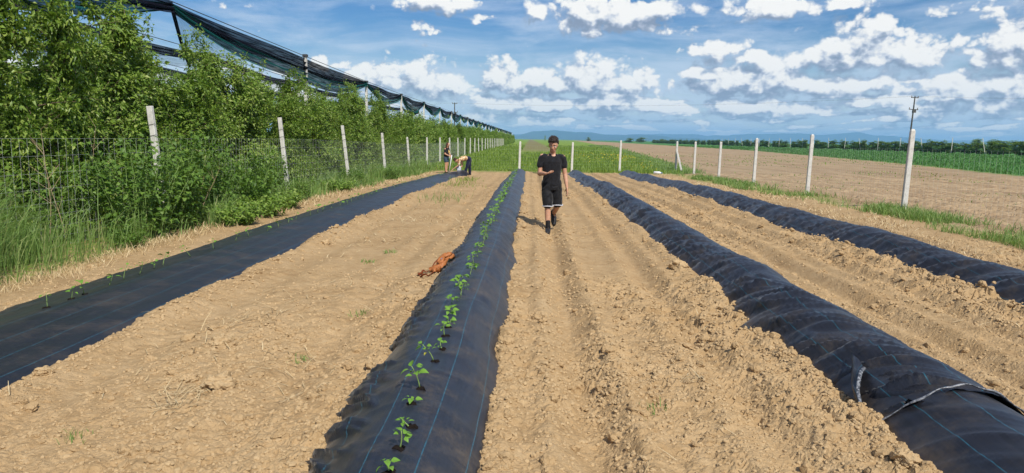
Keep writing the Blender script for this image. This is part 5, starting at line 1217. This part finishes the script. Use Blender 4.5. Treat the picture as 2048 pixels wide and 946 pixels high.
def build_walker():
    z0 = float(soil_z(0.36, 13.3)[0])
    e = empty('person', (0.415, 13.42, z0 + 0.012), 'person in black T-shirt and long black shorts walking toward the camera', 'person')
    X = np.array([1.0, 0, 0]); FW = np.array([0, -1.0, 0])
    hr = Matrix.Rotation(R_(-6), 3, 'Z') @ Matrix.Rotation(R_(20), 3, 'X'); hc = (0.018, -0.075, 1.635)
    rs, re, rw = (-0.178, 0.0, 1.425), (-0.225, -0.02, 1.105), (-0.115, -0.235, 1.120)
    ls, le, lw = (0.196, 0.0, 1.415), (0.252, 0.015, 1.105), (0.292, -0.055, 0.862)
    rh, rk, ra = (-0.085, 0, 0.93), (-0.060, -0.075, 0.505), (-0.050, -0.115, 0.095)
    lh, lk, la = (0.095, 0, 0.93), (0.128, 0.030, 0.510), (0.075, 0.385, 0.315)
    m = MB()
    loft(m, [((0.005, 0, 0.86), 0.150, 0.105, X, FW), ((0.005, 0, 0.95), 0.155, 0.108, X, FW), ((0.008, -0.005, 1.06), 0.140, 0.098, X, FW), ((0.010, -0.012, 1.20), 0.158, 0.108, X, FW), ((0.010, -0.010, 1.33), 0.176, 0.112, X, FW), ((0.010, 0.0, 1.42), 0.158, 0.088, X, FW), ((0.010, 0.0, 1.475), 0.075, 0.065, X, FW)])
    chain(m, [(0.010, 0.005, 1.44), (0.013, -0.030, 1.53), (0.016, -0.062, 1.60)], [0.062, 0.056, 0.056], 14)
    head(m, hc, hr, 1.03)
    chain(m, [rs, ((rs[0]+re[0])/2-0.005, 0.0, 1.27), re], [0.058, 0.050, 0.042], 14); chain(m, [re, (-0.172, -0.125, 1.118), rw], [0.043, 0.042, 0.027], 12)
    chain(m, [ls, (0.228, 0.004, 1.26), le], [0.058, 0.050, 0.042], 14); chain(m, [le, (0.272, -0.015, 1.0), lw], [0.043, 0.041, 0.027], 12)
    hand(m, rw, (0.62, -0.45, 0.12), (0.15, -0.25, 1.0), (0.35, 0.55, 0.8, 0.95), 1, 1.0)
    hand(m, lw, (0.08, -0.10, -1.0), (-0.75, -0.1, 0), (0.22, 0.28, 0.34, 0.40), -1, 1.0)
    chain(m, [rh, (-0.075, -0.035, 0.72), rk], [0.088, 0.075, 0.056], 14); chain(m, [rk, (-0.058, -0.070, 0.37), ra], [0.055, 0.058, 0.037], 14)
    chain(m, [lh, (0.115, 0.012, 0.72), lk], [0.088, 0.075, 0.056], 14); chain(m, [lk, (0.105, 0.190, 0.430), la], [0.055, 0.058, 0.037], 14)
    chain(m, [ra, (-0.050, -0.16, 0.055)], [0.034, 0.022], 10); chain(m, [la, (0.085, 0.385, 0.25)], [0.034, 0.022], 10)
    fuse(m, 'body', 'skin', e, 0.0068, 2, 0.4)
    face_bits(e, hc, hr, 1.03); curls(e, hc, hr, 'hair_dark', 1.03, 190)
    # T-shirt
    m = MB(); loft(m, [((0.005, 0, 0.885), 0.174, 0.128, X, FW), ((0.006, 0, 0.97), 0.170, 0.124, X, FW), ((0.008, -0.006, 1.07), 0.162, 0.116, X, FW), ((0.010, -0.012, 1.20), 0.174, 0.122, X, FW), ((0.010, -0.010, 1.33), 0.192, 0.126, X, FW), ((0.010, 0.0, 1.425), 0.172, 0.098, X, FW), ((0.010, 0.004, 1.462), 0.105, 0.078, X, FW), ((0.010, 0.004, 1.482), 0.074, 0.072, X, FW)])
    chain(m, [(-0.13, 0, 1.425), (-0.180, -0.001, 1.412), (-0.200, -0.003, 1.35), (-0.212, -0.004, 1.265)], [0.066, 0.068, 0.066, 0.068], 14); chain(m, [(0.145, 0, 1.420), (0.198, 0.0, 1.405), (0.220, 0.002, 1.345), (0.232, 0.004, 1.255)], [0.066, 0.068, 0.066, 0.068], 14)
    fuse(m, 'shirt', 'black_cotton', e, 0.0085, 2, None, 0.006, 1)
    # long shorts with a light hem line
    m = MB(); loft(m, [((0.005, 0, 0.80), 0.172, 0.125, X, FW), ((0.005, 0, 0.90), 0.168, 0.122, X, FW), ((0.005, 0, 0.965), 0.160, 0.116, X, FW)])
    def leg(h, k, hem, w):
        h, k = np.array(h), np.array(k); d = k-h; pts = [h + d*f for f in (-0.02, 0.2, 0.45, 0.7, hem)]
        chain(m, pts, [0.098, 0.102, 0.103, 0.100, w], 16)
    leg(rh, rk, 0.90, 0.098); leg(lh, lk, 0.88, 0.098)
    sh = fuse(m, 'shorts', 'black_jersey', e, 0.009, 2, None, 0.009, 4)
    for h, k, f in ((rh, rk, 1.00), (lh, lk, 0.98)):
        h, k = np.array(h), np.array(k); c = h + (k-h)*f; a = np.linspace(0, 2*math.pi, 25); MB().tube(np.stack([c[0] + 0.099*np.cos(a), c[1] + 0.099*np.sin(a), c[2] + 0.004*np.sin(a*3)], 1), 0.0085, 6, caps=False).build('hem_stripe', MATS['white_trim'], sh, True)
    # socks and shoes
    m = MB(); chain(m, [(-0.0505, -0.108, 0.205), (-0.050, -0.115, 0.10)], [0.048, 0.043], 12); fuse(m, 'sock', 'sock', e, 0.008, 1)
    m = MB(); chain(m, [(0.083, 0.330, 0.368), la], [0.050, 0.043], 12); fuse(m, 'sock', 'sock', e, 0.008, 1)
    shoe(e, (ra[0], ra[1], 0.096), (-0.10, -1), 0.0, 1.15); shoe(e, (la[0], la[1], la[2]), (0.15, -1), R_(58), 1.15)
    MB().box((0.085, -0.135, 1.32), (0.012, 0.004, 0.018)).build('chest_emblem', MATS['brow'], e)
build_walker()

def build_standing():
    y = 39.2; x = -4.60; z0 = float(soil_z(-5.05, y)[0]); e = empty('person', (x, y, float(gz(y)) + 0.05), 'person with long auburn hair in dark T-shirt and denim shorts holding a tool', 'person')
    # faces right and a little towards the camera
    Rz = Matrix.Rotation(R_(62), 3, 'Z'); M = np.array(Rz); T = lambda p: M @ np.array(p, float)
    X = M @ np.array([1.0, 0, 0]); FW = M @ np.array([0, -1.0, 0])
    hr = Rz @ Matrix.Rotation(R_(30), 3, 'X'); hc = T((0, -0.12, 1.545)); m = MB()
    loft(m, [(T((0, 0, 0.84)), 0.150, 0.105, X, FW), (T((0, 0, 0.93)), 0.150, 0.105, X, FW), (T((0, -0.01, 1.05)), 0.130, 0.095, X, FW), (T((0, -0.03, 1.20)), 0.150, 0.105, X, FW), (T((0, -0.04, 1.30)), 0.160, 0.100, X, FW), (T((0, -0.045, 1.37)), 0.10, 0.07, X, FW)])
    chain(m, [T((0, -0.05, 1.36)), T((0, -0.10, 1.49))], [0.055, 0.052]); head(m, hc, hr)
    hands = []
    for q in (-1, 1):
        s, el, w = T((q*0.165, -0.04, 1.33)), T((q*0.215, -0.06, 1.06)), T((q*0.075, -0.24, 0.94 - 0.02*q)); chain(m, [s, el], [0.052, 0.040]); chain(m, [el, w], [0.040, 0.026]); hand(m, w, T((-q*0.6, -0.5, -0.15)), T((-q*0.4, 0.3, -0.4)), (0.9, 0.95, 1.0, 1.0), q, 0.95); hands.append(w)
        h, k, a = T((q*0.085, 0, 0.88)), T((q*0.085, -0.03, 0.48)), T((q*0.09, 0.0 + 0.05*q, 0.08)); chain(m, [h, k], [0.086, 0.054]); chain(m, [k, (k+a)/2 + T((0, 0.015, 0.03)), a], [0.053, 0.055, 0.036])
        chain(m, [a, a + T((0, -0.09, -0.04))], [0.034, 0.028])
    fuse(m, 'body', 'skin', e, 0.011, 1, 0.4); face_bits(e, hc, hr)
    m = MB(); loft(m, [(T((0, 0, 0.88)), 0.172, 0.125, X, FW), (T((0, -0.01, 1.05)), 0.155, 0.118, X, FW), (T((0, -0.03, 1.20)), 0.168, 0.122, X, FW), (T((0, -0.04, 1.31)), 0.176, 0.114, X, FW), (T((0, -0.045, 1.385)), 0.095, 0.08, X, FW)])
    for q in (-1, 1): chain(m, [T((q*0.14, -0.04, 1.34)), T((q*0.195, -0.05, 1.18))], [0.065, 0.072])
    st = fuse(m, 'shirt', 'black_cotton', e, 0.012, 1, None, 0.008, 2)
    ell_m = MB(); ell(ell_m, T((0.045, -0.150, 1.16)), (0.05, 0.05, 0.075), None, 2); ell(ell_m, T((0.02, -0.155, 1.23)), (0.03, 0.03, 0.05), None, 2); fuse(ell_m, 'shirt_print', 'print_yellow', st, 0.012, 1)
    m = MB(); loft(m, [(T((0, 0, 0.80)), 0.165, 0.120, X, FW), (T((0, 0, 0.95)), 0.158, 0.112, X, FW)])
    for q in (-1, 1): chain(m, [T((q*0.085, 0, 0.86)), T((q*0.088, -0.02, 0.66))], [0.098, 0.094])
    fuse(m, 'shorts', 'denim', e, 0.012, 1, None, 0.006, 5)
    m = MB(); ell(m, hc + T((0, 0.02, 0.05)), (0.088, 0.10, 0.085), hr); g = np.random.default_rng(9)
    for k in range(26):
        a = g.uniform(-1.9, 1.9); p = hc + M @ np.array((math.sin(a)*0.08, 0.02 + math.cos(a)*0.07, 0.04)); q = p + M @ np.array((math.sin(a)*0.03, 0.03, -0.20)); chain(m, [p, q, q + M @ np.array((0, 0.03, -g.uniform(0.08, 0.2)))], [0.022, 0.022, 0.012], 6)
    fuse(m, 'hair', 'hair_auburn', e, 0.011, 1)
    for q in (-1, 1): shoe(e, T((q*0.09, 0.05*q, 0.088)), (FW[0], FW[1]), 0.0)
    # long-handled tool held upright
    t = empty('hand_tool', (x + 0.165, y - 0.16, float(gz(y)) + 0.05), 'long white-handled digging tool held upright by the standing person', 'tool'); t.rotation_euler = (0, R_(9), 0)
    MB().tube([(0, 0, 0.10), (0, 0, 1.02)], 0.022, 8).build('handle', MATS['white_plastic'], t, True); MB().tube([(-0.07, 0, 1.03), (0.07, 0, 1.03)], 0.018, 8).build('grip', MATS['black_plastic'], t, True)
    MB().tube([(-0.05, 0.0, 0.02), (-0.05, 0, 0.80)], 0.014, 8).build('side_rod', MATS['black_plastic'], t, True); MB().box((0, 0, 0.06), (0.13, 0.02, 0.14)).build('blade', MATS['metal_tag'], t)
build_standing()

def build_bending():
    y = 37.4; x = -3.42; zz = float(gz(y)) + 0.03; e = empty('person', (x, y, zz), 'person in beige patterned shirt and navy trousers bending over the fabric', 'person')
    hip = np.array((0.22, 0, 0.86)); sh = np.array((-0.26, -0.06, 0.80)); up = sh-hip; up /= np.linalg.norm(up); X = np.array([0, 1.0, 0]); FW = np.cross(X, up)*-1; FW /= np.linalg.norm(FW); FW = FW if FW[2] < 0 else -FW
    hc = np.array((-0.44, -0.08, 0.755)); hr = Matrix.Rotation(R_(-70), 3, 'Z') @ Matrix.Rotation(R_(62), 3, 'X'); m = MB()
    along = lambda f: hip + (sh-hip)*f + np.array((0, 0, 0.05*math.sin(f*3.14)))
    loft(m, [(along(-0.12), 0.14, 0.11, X, FW), (along(0.1), 0.155, 0.115, X, FW), (along(0.4), 0.145, 0.11, X, FW), (along(0.8), 0.175, 0.115, X, FW), (along(1.0), 0.16, 0.09, X, FW), (along(1.12), 0.08, 0.06, X, FW)])
    chain(m, [sh + np.array((-0.02, 0, 0.0)), hc + np.array((0.05, 0.01, 0.0))], [0.058, 0.055]); head(m, hc, hr)
    A = [(sh + np.array((0.0, -0.16, -0.02)), np.array((-0.30, -0.22, 0.52)), np.array((-0.60, -0.20, 0.29)), (-0.7, 0, -0.5)), (sh + np.array((0.03, 0.15, -0.02)), np.array((-0.12, 0.12, 0.50)), np.array((-0.28, -0.02, 0.36)), (-0.7, -0.2, -0.2))]
    for i, (s, el, w, d) in enumerate(A): chain(m, [s, el], [0.055, 0.043]); chain(m, [el, w], [0.043, 0.028]); hand(m, w, d, (0.2, 0, -1), (0.4, 0.5, 0.5, 0.6), 1 if i else -1, 1.0)
    fuse(m, 'body', 'skin', e, 0.011, 1, 0.4); face_bits(e, hc, hr); curls(e, hc, hr, 'hair_brown', 1.0, 90, 6, False)
    m = MB(); loft(m, [(along(0.02), 0.172, 0.130, X, FW), (along(0.4), 0.168, 0.135, X, FW), (along(0.8), 0.196, 0.135, X, FW), (along(1.0), 0.175, 0.108, X, FW), (along(1.08), 0.10, 0.085, X, FW)])
    for s, el, w, d in A: chain(m, [s, s*0.25+el*0.75], [0.075, 0.075])
    fuse(m, 'shirt', 'patterned_shirt', e, 0.012, 1, None, 0.010, 3)
    m = MB(); loft(m, [(along(-0.16), 0.145, 0.12, X, FW), (along(0.0), 0.172, 0.135, X, FW), (along(0.14), 0.165, 0.13, X, FW)])
    for (h, k, a) in (((0.24, -0.09, 0.84), (0.13, -0.10, 0.45), (0.03, -0.12, 0.08)), ((0.25, 0.10, 0.84), (0.26, 0.16, 0.46), (0.25, 0.30, 0.08))): chain(m, [h, k, a], [0.112, 0.085, 0.070], 14)
    fuse(m, 'trousers', 'navy_cloth', e, 0.012, 1, None, 0.010, 7)
    shoe(e, (0.02, -0.12, 0.09), (-1, -0.25), 0.0); shoe(e, (0.24, 0.30, 0.09), (-1, -0.1), 0.0)
    V0, F0 = _ico(4); P = np.sign(V0)*np.abs(V0)**0.7*np.array((0.12, 0.08, 0.15)); P = P*(1+0.3*fbm(V0[:, 0]*3, V0[:, 2]*3+V0[:, 1]*2, 3, 620)[:, None])
    tag(link('silver_bag', mesh_np('silver_bag', P, F0, MATS['silver_foil'], True), loc=(x-0.30, y-0.05, zz+0.34)), 'crumpled silver bag under the hands of the bending person', 'bag')
    # fabric being lifted at the end of the bed
    u = np.linspace(0, 1, 16); V = []; UV = []
    for a in u:
        for b in np.linspace(0, 1, 16): V.append((-4.25 + 1.05*a, 36.2 + 1.0*b, float(gz(36.5)) + 0.13 - 0.09*a + 0.26*math.sin(a*2.6)*sstep(0.0, 1.0, np.float64(b))*(0.35+0.65*a) + 0.025*math.sin(a*11+b*6))); UV.append((a, b))
    link('lifted_flap', mesh_np('lifted_flap', V, grid_faces(16, 16), MATS['fabric'], True, None, UV), beds[0])
build_bending()
